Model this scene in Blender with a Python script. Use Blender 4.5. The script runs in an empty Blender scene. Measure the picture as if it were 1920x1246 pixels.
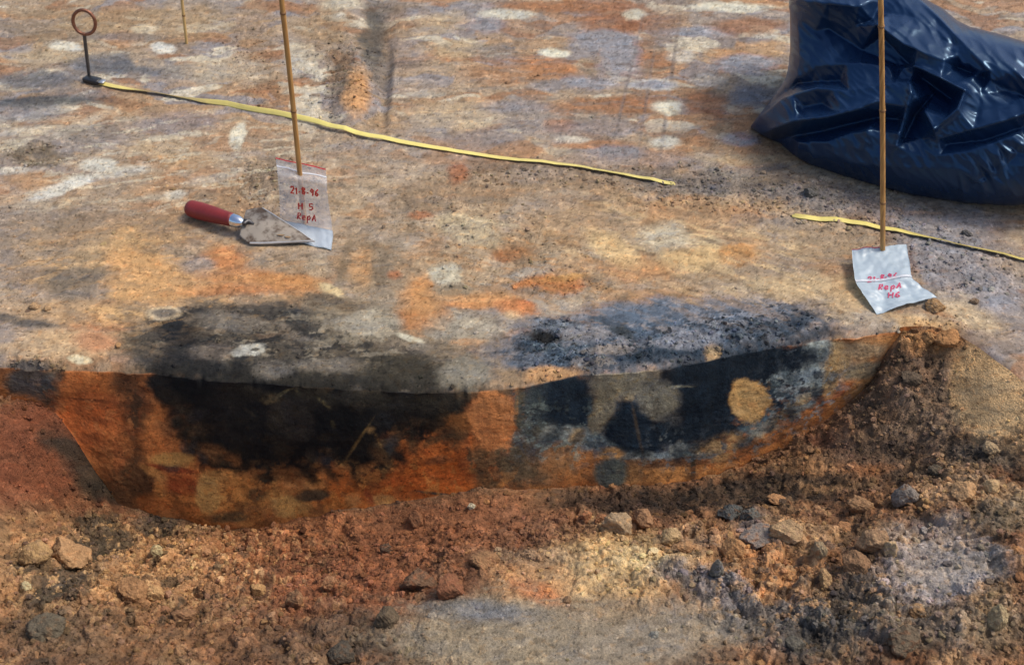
import bpy, math, random
import numpy as np
from mathutils import Vector, Matrix

random.seed(7); rng = np.random.default_rng(7)
# ------------------------------------------------------------------ camera, sky, sun, exposure
TH = math.radians(40.0); H = 1.56; LENS = 50.0
F = 1920 * LENS / 36.0
scene = bpy.context.scene
col = scene.collection
cd = bpy.data.cameras.new('camera'); cam = bpy.data.objects.new('camera', cd); col.objects.link(cam)
cam.location = (0, 0, H); cam.rotation_euler = (math.pi / 2 - TH, 0, 0)
cd.lens = LENS; cd.sensor_width = 36; cd.clip_start = 0.05; cd.clip_end = 500
cd.dof.use_dof = True; cd.dof.focus_distance = 2.45; cd.dof.aperture_fstop = 9.0
scene.camera = cam
SUN_EL = math.radians(56); SUN_AZ = math.radians(84)      # from the far right
w = bpy.data.worlds.new('World'); scene.world = w; w.use_nodes = True
nt = w.node_tree; bg = nt.nodes['Background']
sky = nt.nodes.new('ShaderNodeTexSky'); sky.sky_type = 'NISHITA'; sky.sun_disc = False
sky.sun_elevation = SUN_EL; sky.sun_rotation = SUN_AZ; sky.air_density = 1.0; sky.dust_density = 3.5; sky.ozone_density = 1.0
nt.links.new(sky.outputs[0], bg.inputs[0]); bg.inputs[1].default_value = 0.14
sd = bpy.data.lights.new('sun', 'SUN'); sun = bpy.data.objects.new('sun', sd); col.objects.link(sun)
sd.energy = 1.7; sd.angle = math.radians(16.0); sd.color = (1.0, 0.93, 0.82)
dirv = Vector((math.cos(SUN_EL) * math.sin(SUN_AZ), math.cos(SUN_EL) * math.cos(SUN_AZ), math.sin(SUN_EL)))
sun.rotation_euler = dirv.to_track_quat('Z', 'Y').to_euler()
vs = scene.view_settings
vs.view_transform = 'Standard'; vs.look = 'None'; vs.exposure = 0.37; vs.gamma = 1.0

# ------------------------------------------------------------------ projection helpers (surveying the photograph)
FW = np.array([0, math.cos(TH), -math.sin(TH)]); UP = np.array([0, math.sin(TH), math.cos(TH)])
def ray(px, py):
    return FW + np.array([1, 0, 0]) * ((px - 960) / F) + UP * ((623 - py) / F)
def at_z(px, py, z=0.0):
    d = ray(px, py); k = (z - H) / d[2]; return np.array([d[0] * k, d[1] * k, z])
def at_y(px, py, y):
    d = ray(px, py); k = y / d[1]; return np.array([d[0] * k, y, H + d[2] * k])
def project(x, y, z):
    zc = y * FW[1] + (z - H) * FW[2]; yc = y * UP[1] + (z - H) * UP[2]
    return 960 + F * x / zc, 623 - F * yc / zc
def lin(c):
    c = np.asarray(c, float) / 255.0
    return np.where(c <= 0.04045, c / 12.92, ((c + 0.055) / 1.055) ** 2.4)

# ------------------------------------------------------------------ noise
def _h(ix, iy, seed):
    h = (ix.astype(np.uint32) * np.uint32(374761393) + iy.astype(np.uint32) * np.uint32(668265263) + np.uint32(seed * 2246822519 & 0xffffffff))
    h = (h ^ (h >> np.uint32(13))) * np.uint32(1274126177)
    return h ^ (h >> np.uint32(16))
def perlin(x, y, seed=0):
    ix = np.floor(x).astype(np.int64); iy = np.floor(y).astype(np.int64)
    fx = (x - ix).astype(np.float32); fy = (y - iy).astype(np.float32)
    u = fx * fx * fx * (fx * (fx * 6 - 15) + 10); v = fy * fy * fy * (fy * (fy * 6 - 15) + 10)
    def g(a, b):
        ang = _h(ix + a, iy + b, seed).astype(np.float32) * np.float32(2 * math.pi / 4294967296.0)
        return np.cos(ang) * (fx - a) + np.sin(ang) * (fy - b)
    n0 = g(0, 0) * (1 - u) + g(1, 0) * u; n1 = g(0, 1) * (1 - u) + g(1, 1) * u
    return (n0 * (1 - v) + n1 * v) * 1.5
def fbm(x, y, octv=4, seed=0, gain=0.5):
    s = 0; a = 1; t = 0
    for o in range(octv):
        s = s + a * perlin(x * 2 ** o + 17.3 * o, y * 2 ** o - 9.1 * o, seed + o); t += a; a *= gain
    return s / t * 1.3
def worley(x, y, seed=0):
    ix = np.floor(x).astype(np.int64); iy = np.floor(y).astype(np.int64)
    f1 = np.full(x.shape, 9., np.float32); f2 = f1.copy(); cid = np.zeros(x.shape, np.float32)
    for a in (-1, 0, 1):
        for b in (-1, 0, 1):
            h = _h(ix + a, iy + b, seed)
            jx = (h & np.uint32(0xffff)).astype(np.float32) / 65536; jy = (h >> np.uint32(16)).astype(np.float32) / 65536
            d = np.hypot(ix + a + jx - x, iy + b + jy - y).astype(np.float32)
            m = d < f1
            f2 = np.where(m, f1, np.minimum(f2, d)); cid = np.where(m, (jx * 7.13 + jy * 3.7) % 1.0, cid); f1 = np.where(m, d, f1)
    return f1, f2, cid
def sstep(a, b, x):
    t = np.clip((x - a) / (b - a), 0, 1); return t * t * (3 - 2 * t)

# ------------------------------------------------------------------ materials
def mat(name):
    m = bpy.data.materials.new(name); m.use_nodes = True
    return m, m.node_tree, m.node_tree.nodes['Principled BSDF']
def simple(name, rgb, rough=0.6, metal=0.0, var=0.15, scale=60, bump=0.1, spec=0.5):
    m, t, b = mat(name); N = t.nodes; L = t.links
    tc = N.new('ShaderNodeTexCoord'); no = N.new('ShaderNodeTexNoise'); no.inputs['Scale'].default_value = scale; no.inputs['Detail'].default_value = 6
    L.new(tc.outputs['Object'], no.inputs['Vector'])
    mx = N.new('ShaderNodeMix'); mx.data_type = 'RGBA'
    mx.inputs['A'].default_value = (*[c * (1 - var) for c in rgb], 1); mx.inputs['B'].default_value = (*[min(1, c * (1 + var)) for c in rgb], 1)
    L.new(no.outputs[0], mx.inputs['Factor']); L.new(mx.outputs['Result'], b.inputs['Base Color'])
    b.inputs['Roughness'].default_value = rough; b.inputs['Metallic'].default_value = metal; b.inputs['Specular IOR Level'].default_value = spec
    bp = N.new('ShaderNodeBump'); bp.inputs['Strength'].default_value = bump; bp.inputs['Distance'].default_value = 0.002
    L.new(no.outputs[0], bp.inputs['Height']); L.new(bp.outputs[0], b.inputs['Normal'])
    return m
def soil_material(name, fine=1.0, bump=0.6):
    m, t, b = mat(name); N = t.nodes; L = t.links
    at = N.new('ShaderNodeAttribute'); at.attribute_name = 'soil'
    tc = N.new('ShaderNodeTexCoord')
    n1 = N.new('ShaderNodeTexNoise'); n1.inputs['Scale'].default_value = 260; n1.inputs['Detail'].default_value = 5; n1.inputs['Roughness'].default_value = 0.7
    n2 = N.new('ShaderNodeTexNoise'); n2.inputs['Scale'].default_value = 55; n2.inputs['Detail'].default_value = 6; n2.inputs['Roughness'].default_value = 0.65
    vo = N.new('ShaderNodeTexVoronoi'); vo.inputs['Scale'].default_value = 330
    for n in (n1, n2, vo): L.new(tc.outputs['Object'], n.inputs['Vector'])
    r1 = N.new('ShaderNodeMapRange'); r1.inputs['From Min'].default_value = 0.3; r1.inputs['From Max'].default_value = 0.7
    r1.inputs['To Min'].default_value = 1 - 0.28 * fine; r1.inputs['To Max'].default_value = 1 + 0.28 * fine; L.new(n1.outputs[0], r1.inputs['Value'])
    r2 = N.new('ShaderNodeMapRange'); r2.inputs['From Min'].default_value = 0.3; r2.inputs['From Max'].default_value = 0.7
    r2.inputs['To Min'].default_value = 0.86; r2.inputs['To Max'].default_value = 1.14; L.new(n2.outputs[0], r2.inputs['Value'])
    mu = N.new('ShaderNodeMath'); mu.operation = 'MULTIPLY'; L.new(r1.outputs[0], mu.inputs[0]); L.new(r2.outputs[0], mu.inputs[1])
    vm = N.new('ShaderNodeVectorMath'); vm.operation = 'SCALE'; L.new(at.outputs['Color'], vm.inputs[0]); L.new(mu.outputs[0], vm.inputs['Scale'])
    L.new(vm.outputs[0], b.inputs['Base Color']); b.inputs['Roughness'].default_value = 0.93; b.inputs['Specular IOR Level'].default_value = 0.2
    ad = N.new('ShaderNodeMath'); ad.operation = 'ADD'; L.new(n1.outputs[0], ad.inputs[0]); L.new(n2.outputs[0], ad.inputs[1])
    ad2 = N.new('ShaderNodeMath'); ad2.operation = 'MULTIPLY_ADD'; L.new(vo.outputs['Distance'], ad2.inputs[0]); ad2.inputs[1].default_value = -0.5; L.new(ad.outputs[0], ad2.inputs[2])
    bp = N.new('ShaderNodeBump'); bp.inputs['Strength'].default_value = bump; bp.inputs['Distance'].default_value = 0.0035
    L.new(ad2.outputs[0], bp.inputs['Height']); L.new(bp.outputs[0], b.inputs['Normal'])
    return m
M_SOIL = soil_material('trowelled_soil', 0.55, 0.32)
M_FACE = soil_material('section_soil', 0.7, 0.3)
M_SPOIL = soil_material('loose_soil', 1.0, 0.8)

# ------------------------------------------------------------------ object helpers
def tag(o, label=None, cat=None, group=None, kind=None):
    if label: o['label'] = label
    if cat: o['category'] = cat
    if group: o['group'] = group
    if kind: o['kind'] = kind
    return o
def empty(name, loc):
    o = bpy.data.objects.new(name, None); col.objects.link(o); o.location = loc; o.empty_display_size = 0.05
    return o
def mesh_obj(name, verts, faces, m, parent=None, smooth=True, colors=None, origin=None):
    verts = np.asarray(verts, np.float32)
    org = np.zeros(3, np.float32)
    if parent is not None: org = np.array(parent_world(parent), np.float32)
    if origin is not None: org = np.array(origin, np.float32)
    v = verts - org
    me = bpy.data.meshes.new(name)
    fa = np.asarray(faces, dtype=np.int32) if not isinstance(faces, np.ndarray) else faces.astype(np.int32)
    if fa.ndim == 2:
        k = fa.shape[1]
        me.vertices.add(len(v)); me.vertices.foreach_set('co', v.ravel())
        me.loops.add(fa.size); me.loops.foreach_set('vertex_index', fa.ravel())
        me.polygons.add(len(fa)); me.polygons.foreach_set('loop_start', np.arange(0, fa.size, k, dtype=np.int32))
        me.update(calc_edges=True)
    me.validate()
    me.polygons.foreach_set('use_smooth', np.full(len(me.polygons), smooth)); me.update()
    if colors is not None:
        a = me.attributes.new('soil', 'FLOAT_COLOR', 'POINT')
        c4 = np.ones((len(v), 4), np.float32); c4[:, :3] = colors; a.data.foreach_set('color', c4.ravel())
    me.materials.append(m)
    o = bpy.data.objects.new(name, me); col.objects.link(o)
    if parent is not None: o.parent = parent
    elif origin is not None: o.location = origin
    return o
def parent_world(p):
    l = Vector((0, 0, 0))
    while p is not None: l = l + Vector(p.location); p = p.parent
    return l
def mesh_poly(name, verts, faces, m, parent=None, smooth=True):
    org = parent_world(parent) if parent is not None else Vector((0, 0, 0))
    me = bpy.data.meshes.new(name); me.from_pydata([tuple(Vector(v) - org) for v in verts], [], [tuple(f) for f in faces]); me.update()
    me.polygons.foreach_set('use_smooth', [smooth] * len(me.polygons)); me.materials.append(m)
    o = bpy.data.objects.new(name, me); col.objects.link(o)
    if parent is not None: o.parent = parent
    return o
def grid_faces(nr, nc, flip=False):
    i = np.arange(nr - 1)[:, None] * nc + np.arange(nc - 1)[None, :]
    f = np.stack([i, i + 1, i + nc + 1, i + nc], -1).reshape(-1, 4)
    return f[:, ::-1] if flip else f
def tube(path, radii, n=12, caps=True):
    P = [Vector(p) for p in path]; V = []; Fc = []
    ref = Vector((0.3, 1, 0.2)).normalized()
    for i, p in enumerate(P):
        a = P[max(0, i - 1)]; b = P[min(len(P) - 1, i + 1)]; t = (b - a).normalized()
        u = ref.cross(t).normalized(); v = t.cross(u).normalized(); ref = v.cross(t) * -1 if False else ref
        for k in range(n):
            an = 2 * math.pi * k / n; V.append(p + (u * math.cos(an) + v * math.sin(an)) * radii[i])
    for i in range(len(P) - 1):
        for k in range(n): Fc.append((i * n + k, i * n + (k + 1) % n, (i + 1) * n + (k + 1) % n, (i + 1) * n + k))
    if caps: Fc.append(tuple(range(n - 1, -1, -1))); Fc.append(tuple(range((len(P) - 1) * n, len(P) * n)))
    return V, Fc

# ------------------------------------------------------------------ the shape of the ground
EDGE = np.array([(-2600, 640), (-900, 655), (-300, 668), (15, 682), (60, 684), (120, 686), (200, 688), (280, 692), (330, 698), (430, 706), (540, 713), (650, 721),
                 (760, 726), (860, 727), (940, 723), (985, 716), (1050, 702), (1110, 692), (1180, 690), (1240, 684), (1330, 668), (1400, 652), (1470, 640),
                 (1550, 630), (1600, 624), (1650, 618), (1700, 612), (1750, 612), (1790, 624), (1830, 648), (1890, 692), (1960, 750), (2060, 850), (2200, 930), (2600, 980), (4500, 1000)], float)
def y_of_row(py): return H / np.tan(TH + np.arctan((py - 623) / F))
def depth(y, z=0): return np.maximum(y * FW[1] + H * math.sin(TH), 1.0)
def edge_row(px): return np.interp(px, EDGE[:, 0], EDGE[:, 1])
cols_px = np.concatenate([np.linspace(-2600, -700, 24)[:-1], np.linspace(-700, -20, 86)[:-1], np.arange(-20, 1941, 1.9), np.linspace(1941, 2620, 86)[1:], np.linspace(2620, 4500, 24)[1:]])
NC = len(cols_px); S = (cols_px - 960) / F
# small local wobble of the cut edge
er = edge_row(cols_px) + 2.2 * fbm(cols_px / 70, cols_px * 0, 2, 5)
ye = y_of_row(er); xe = S * depth(ye)
def y_edge(x): return np.interp(x, xe, ye)
TILT = 0.14
BOT = [(-260, 690), (-120, 712), (20, 748), (60, 752), (105, 772), (140, 822), (180, 885), (222, 945), (290, 966), (380, 985), (480, 992), (560, 972), (640, 955), (720, 946), (820, 930),
       (900, 912), (960, 916), (1060, 914), (1160, 914), (1240, 908), (1320, 896), (1390, 872), (1460, 842), (1540, 795), (1600, 748), (1640, 705), (1662, 660), (1690, 624), (1730, 612)]
bx, bz = [], []
for px, py in BOT:
    d = ray(px, py); z = -0.2; x = 0
    for _ in range(60):
        y = y_edge(x) + TILT * z; k = y / d[1]; x = d[0] * k; z = 0.5 * z + 0.5 * (H + d[2] * k)
    bx.append(x); bz.append(min(z, 0.0))
bx = np.array(bx); bz = np.array(bz); bz[0] = 0; bz[-1] = 0
o_ = np.argsort(bx); bx = bx[o_]; bz = bz[o_]
zb = np.interp(xe, bx, bz, left=0, right=0)
zb = zb + (zb < -0.03) * 0.006 * fbm(xe * 25, xe * 0, 3, 31)
zb = np.minimum(zb, 0)
# floor and spoil in front: thin-plate surface through surveyed points (pixel, height)
CT = [(60, 830, -.10), (20, 900, -.11), (130, 900, -.20), (-80, 780, -.04), (-200, 900, -.05), (100, 960, -.22), (200, 985, -.285), (-150, 1050, -.06), (60, 1040, -.17), (250, 1040, -.25),
      (450, 1020, -.31), (600, 990, -.29), (750, 985, -.255), (900, 960, -.215), (1050, 950, -.23), (1180, 950, -.22), (1300, 930, -.23), (1420, 915, -.215), (1500, 880, -.185), (1600, 850, -.15),
      (1150, 985, -.175), (1300, 985, -.165), (1500, 965, -.17), (1600, 950, -.15), (1700, 930, -.105), (1800, 905, -.085), (1880, 880, -.07), (1700, 870, -.15), (1650, 780, -.10), (1700, 720, -.06),
      (1740, 660, -.03), (1790, 700, -.04), (1780, 780, -.085), (1840, 720, -.028), (1850, 800, -.055), (1885, 730, -.012), (1960, 860, -.03), (2100, 1000, 0),
      (100, 1150, -.10), (350, 1120, -.17), (550, 1100, -.19), (700, 1060, -.19), (900, 1040, -.15), (1050, 1060, -.11), (1250, 1060, -.11), (1450, 1040, -.11), (1540, 1030, -.09), (1700, 1040, -.06), (1850, 1040, -.03),
      (100, 1246, -.05), (400, 1246, -.09), (700, 1200, -.09), (900, 1160, -.07), (1200, 1170, -.07), (1000, 1246, -.05), (1300, 1246, -.06), (1500, 1180, -.085), (1700, 1170, -.05), (1850, 1200, -.03),
      (300, 1500, 0), (900, 1500, 0), (1500, 1500, 0), (-600, 1100, 0), (-600, 900, 0), (-500, 1500, 0), (2500, 1200, 0), (2300, 1500, 0), (960, 2400, 0), (-900, 2400, 0), (2800, 2400, 0)]
cp = np.array([at_z(a, b, c) for a, b, c in CT])
bs = np.linspace(bx[0], bx[-1], 26); bp_ = np.stack([bs, y_edge(bs) + TILT * np.interp(bs, bx, bz), np.interp(bs, bx, bz)], 1)
cp = np.concatenate([cp, bp_])
def tps_fit(P, reg=2e-4):
    n = len(P); d = np.hypot(P[:, None, 0] - P[None, :, 0], P[:, None, 1] - P[None, :, 1]); K = np.where(d > 0, d * d * np.log(d + 1e-12), 0) + reg * np.eye(n)
    A = np.zeros((n + 3, n + 3)); A[:n, :n] = K; A[:n, n] = 1; A[:n, n + 1:] = P[:, :2]; A[n, :n] = 1; A[n + 1:, :n] = P[:, :2].T
    return np.linalg.solve(A, np.concatenate([P[:, 2], [0, 0, 0]]))
TW = tps_fit(cp)
def floor_z(x, y):
    x = np.asarray(x, float); y = np.asarray(y, float); sh = x.shape; x = x.ravel(); y = y.ravel(); z = TW[-3] + TW[-2] * x + TW[-1] * y
    for i in range(len(cp)):
        d2 = (x - cp[i, 0]) ** 2 + (y - cp[i, 1]) ** 2; z = z + TW[i] * 0.5 * d2 * np.log(d2 + 1e-12)
    return z.reshape(sh)

# region C (upper ground): rows from the cut edge away from the viewer
NRC = 400
fr = (np.arange(NRC) / (NRC - 1))[:, None]
rowsC = er[None, :] + (-70 - er[None, :]) * fr
yC = y_of_row(rowsC); xC = S[None, :] * depth(yC)
yfar = yC[-1:, :] * (60.0 / yC[-1, 0]) ** (np.linspace(0, 1, 60)[1:, None] ** 1.2); xfar = S[None, :] * depth(yfar)
XC = np.concatenate([xC, xfar]); YC = np.concatenate([yC, yfar]); ZC = np.zeros_like(XC); NRCt = len(XC)
# region F (section face)
NRF = 150
ff = (np.arange(NRF) / (NRF - 1))[:, None]
ZF = zb[None, :] * ff; YF = ye[None, :] + TILT * ZF; XF = np.repeat(xe[None, :], NRF, 0)
# region A (pit floor and spoil)
NRA = 330
yb = YF[-1]; xb = XF[-1]
tA = np.concatenate([np.linspace(0, 1, NRA), 1 + np.linspace(0, 1, 30)[1:] ** 1.3])[:, None]
YN = 0.98
YA = np.where(tA <= 1, yb[None, :] + (YN - yb[None, :]) * (tA ** 1.06), YN - (tA - 1) * 5.0)
XA = xb[None, :] + (S[None, :] * depth(YA) - S[None, :] * depth(yb)[None, :])
ZA = floor_z(XA, YA)
corr = zb[None, :] - ZA[:1]
ZA = ZA + corr * np.exp(-((yb[None, :] - YA) / 0.05) ** 2)
out = sstep(0.95, 0.5, YA); ZA = ZA * (1 - out)
NRAt = len(XA)
# assemble
X = np.concatenate([XA[::-1], XF[::-1][1:], XC[1:]]); Y = np.concatenate([YA[::-1], YF[::-1][1:], YC[1:]]); Z = np.concatenate([ZA[::-1], ZF[::-1][1:], ZC[1:]])
RA = NRAt; RF = RA + NRF - 1; RT = X.shape[0]
REG = np.zeros(X.shape, np.int8); REG[RA:RF] = 1; REG[RF:] = 2
# where the face has no height merge it to the ground
flatcol = (zb > -0.004)
T = Y + Z                                     # unfolded length coordinate
U, V = project(X, Y, Z)
# ------------------------------------------------------------------ stains, layers and zones of texture
TT = np.where(REG == 1, T * 0.62, T)
E1 = fbm(X * 14, T * 14, 4, 11, 0.55); E2 = fbm(X * 60, T * 60, 4, 21, 0.75)
E1b = fbm(X * 14 + 40, T * 14 - 7, 4, 12, 0.55)
Xs = X.astype(np.float32); Ts = T.astype(np.float32)
def locate(px, py, reg):
    m = (REG == reg)
    d = np.where(m, (U - px) ** 2 + (V - py) ** 2, 1e12); k = int(np.argmin(d)); i, j = divmod(k, X.shape[1])
    return i, j
def blob_mask(b, reg):
    px, py, rx, ry, ang, soft, rough = b
    i, j = locate(px, py, reg)
    i0, i1 = max(0, i - 8), min(X.shape[0], i + 9); j0, j1 = max(0, j - 8), min(X.shape[1], j + 9)
    sel = REG[i0:i1, j0:j1] == reg
    dx = (X[i0:i1, j0:j1] - X[i, j])[sel]; dt = (T[i0:i1, j0:j1] - T[i, j])[sel]; du = (U[i0:i1, j0:j1] - U[i, j])[sel]; dv = (V[i0:i1, j0:j1] - V[i, j])[sel]
    A = np.stack([dx, dt], 1); J, *_ = np.linalg.lstsq(A, np.stack([du, dv], 1), rcond=None)
    ox, oy = px - U[i, j], py - V[i, j]
    R = max(rx, ry) * 1.7 + 10
    # bounding window by unfolded coordinates
    Ji = np.linalg.pinv(J); ext = np.abs(Ji).sum(0) * R
    rr = np.where((np.abs(T[:, j] - T[i, j]) < ext[1]*1.0 + 1e-6))[0]; cc = np.where(np.abs(S - S[j]) < R / F * 1.25)[0]
    if len(rr) == 0 or len(cc) == 0: return None
    r0, r1, c0, c1 = rr[0], rr[-1] + 1, cc[0], cc[-1] + 1
    if reg == 2: r0, r1 = max(0, r0 - 60), min(X.shape[0], r1 + 60)
    else: r0, r1 = max(0, r0 - 40), min(X.shape[0], r1 + 40)
    sl = (slice(r0, r1), slice(c0, c1))
    x = Xs[sl] - X[i, j]; t = Ts[sl] - T[i, j]
    u = x * J[0, 0] + t * J[1, 0] - ox; v = x * J[0, 1] + t * J[1, 1] - oy
    wr = rough * min(rx, ry, 40)
    u = u + wr * 1.0 * E1[sl] + 2.5 * E2[sl] * rough; v = v + wr * 1.0 * E1b[sl] + 2.0 * E2[sl] * rough
    a = math.radians(ang); ca, sa = math.cos(a), math.sin(a)
    d = np.sqrt(((u * ca + v * sa) / rx) ** 2 + ((-u * sa + v * ca) / ry) ** 2) + (0.10 + 0.16 * rough) * E2[sl]
    m = 1 - sstep(1 - soft, 1 + soft, d)
    return sl, m * (REG[sl] == reg)
ALB = np.zeros(X.shape + (3,), np.float32)
GAIN = {2: np.array([1.2, 1.2, 1.32]), 1: np.array([.45, .455, .53]), 0: np.array([.97, .97, 1.1])}           # light on each surface, used only to turn observed colour into soil colour
def alb_of(rgb, reg):
    c = lin(rgb) / GAIN[reg]; return np.maximum(c * min(1.0, 0.62 / c.max()), 0.006)

# --- mottled base of the upper ground: patches of sand, clay, iron pan
def layer(mask, rgb, reg, op=1.0):
    c = alb_of(rgb, reg); mm = (mask * op)[..., None]
    ALB[reg_rows[reg]] = ALB[reg_rows[reg]] * (1 - mm) + c * mm
reg_rows = {0: slice(0, RA), 1: slice(RA, RF), 2: slice(RF, RT)}
xc = X[reg_rows[2]]; tc_ = T[reg_rows[2]]; vrow = V[reg_rows[2]]
def warp(x, t, s, a, seed): return x + a * fbm(x * s, t * s, 3, seed), t + a * fbm(x * s + 5, t * s + 9, 3, seed + 40)
wx, wt = warp(xc, tc_, 5, 0.05, 50)
ALB[reg_rows[2]] = alb_of((170, 146, 124), 2)
far = sstep(330, 180, vrow)
n = fbm(wx * 2.2, wt * 3.6, 4, 60); layer(sstep(-.05, .25, n), (176, 134, 96), 2, 0.55)
n = fbm(wx * 2.6 + 9, wt * 4.5, 4, 61); layer(sstep(.02, .25, n), (148, 139, 137), 2, 0.7)
n = fbm(wx * 4 + 3, wt * 8.5, 4, 62); layer(sstep(.14, .24, n), (180, 126, 84), 2, 0.6)
n = fbm(wx * 4 + 31, wt * 9.5, 4, 63); layer(sstep(.14, .22, n) * (0.35 + 0.65 * far), (143, 138, 144), 2, 0.8)
n = fbm(wx * 6 + 13, wt * 13, 3, 64); layer(sstep(.26, .34, n) * (0.3 + 0.7 * far), (208, 196, 176), 2, 0.8)
n = fbm(wx * 5 + 53, wt * 12, 3, 66); layer(sstep(.26, .36, n) * (0.2 + 0.8 * far), (154, 106, 74), 2, 0.7)
n = fbm(wx * 9 + 83, wt * 14, 4, 67); layer(sstep(.2, .4, n), (122, 100, 82), 2, 0.4)
xf = X[reg_rows[1]]; tf = T[reg_rows[1]]
ALB[reg_rows[1]] = alb_of((118, 68, 38), 1)
n = fbm(xf * 7, tf * 9, 4, 70); layer(sstep(0, .3, n), (150, 92, 50), 1, 0.6)
n = fbm(xf * 9 + 4, tf * 9, 4, 71); layer(sstep(.1, .3, n), (80, 50, 34), 1, 0.6)
xa = X[reg_rows[0]]; ta = T[reg_rows[0]]
ALB[reg_rows[0]] = alb_of((136, 94, 64), 0)
n = fbm(xa * 6, ta * 9, 4, 75); layer(sstep(0, .3, n), (112, 74, 52), 0, 0.7)
n = fbm(xa * 9 + 4, ta * 12, 4, 76); layer(sstep(.12, .3, n), (164, 126, 90), 0, 0.7)
n = fbm(xa * 12 + 14, ta * 16, 4, 77); layer(sstep(.2, .35, n), (78, 64, 54), 0, 0.6)

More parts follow.
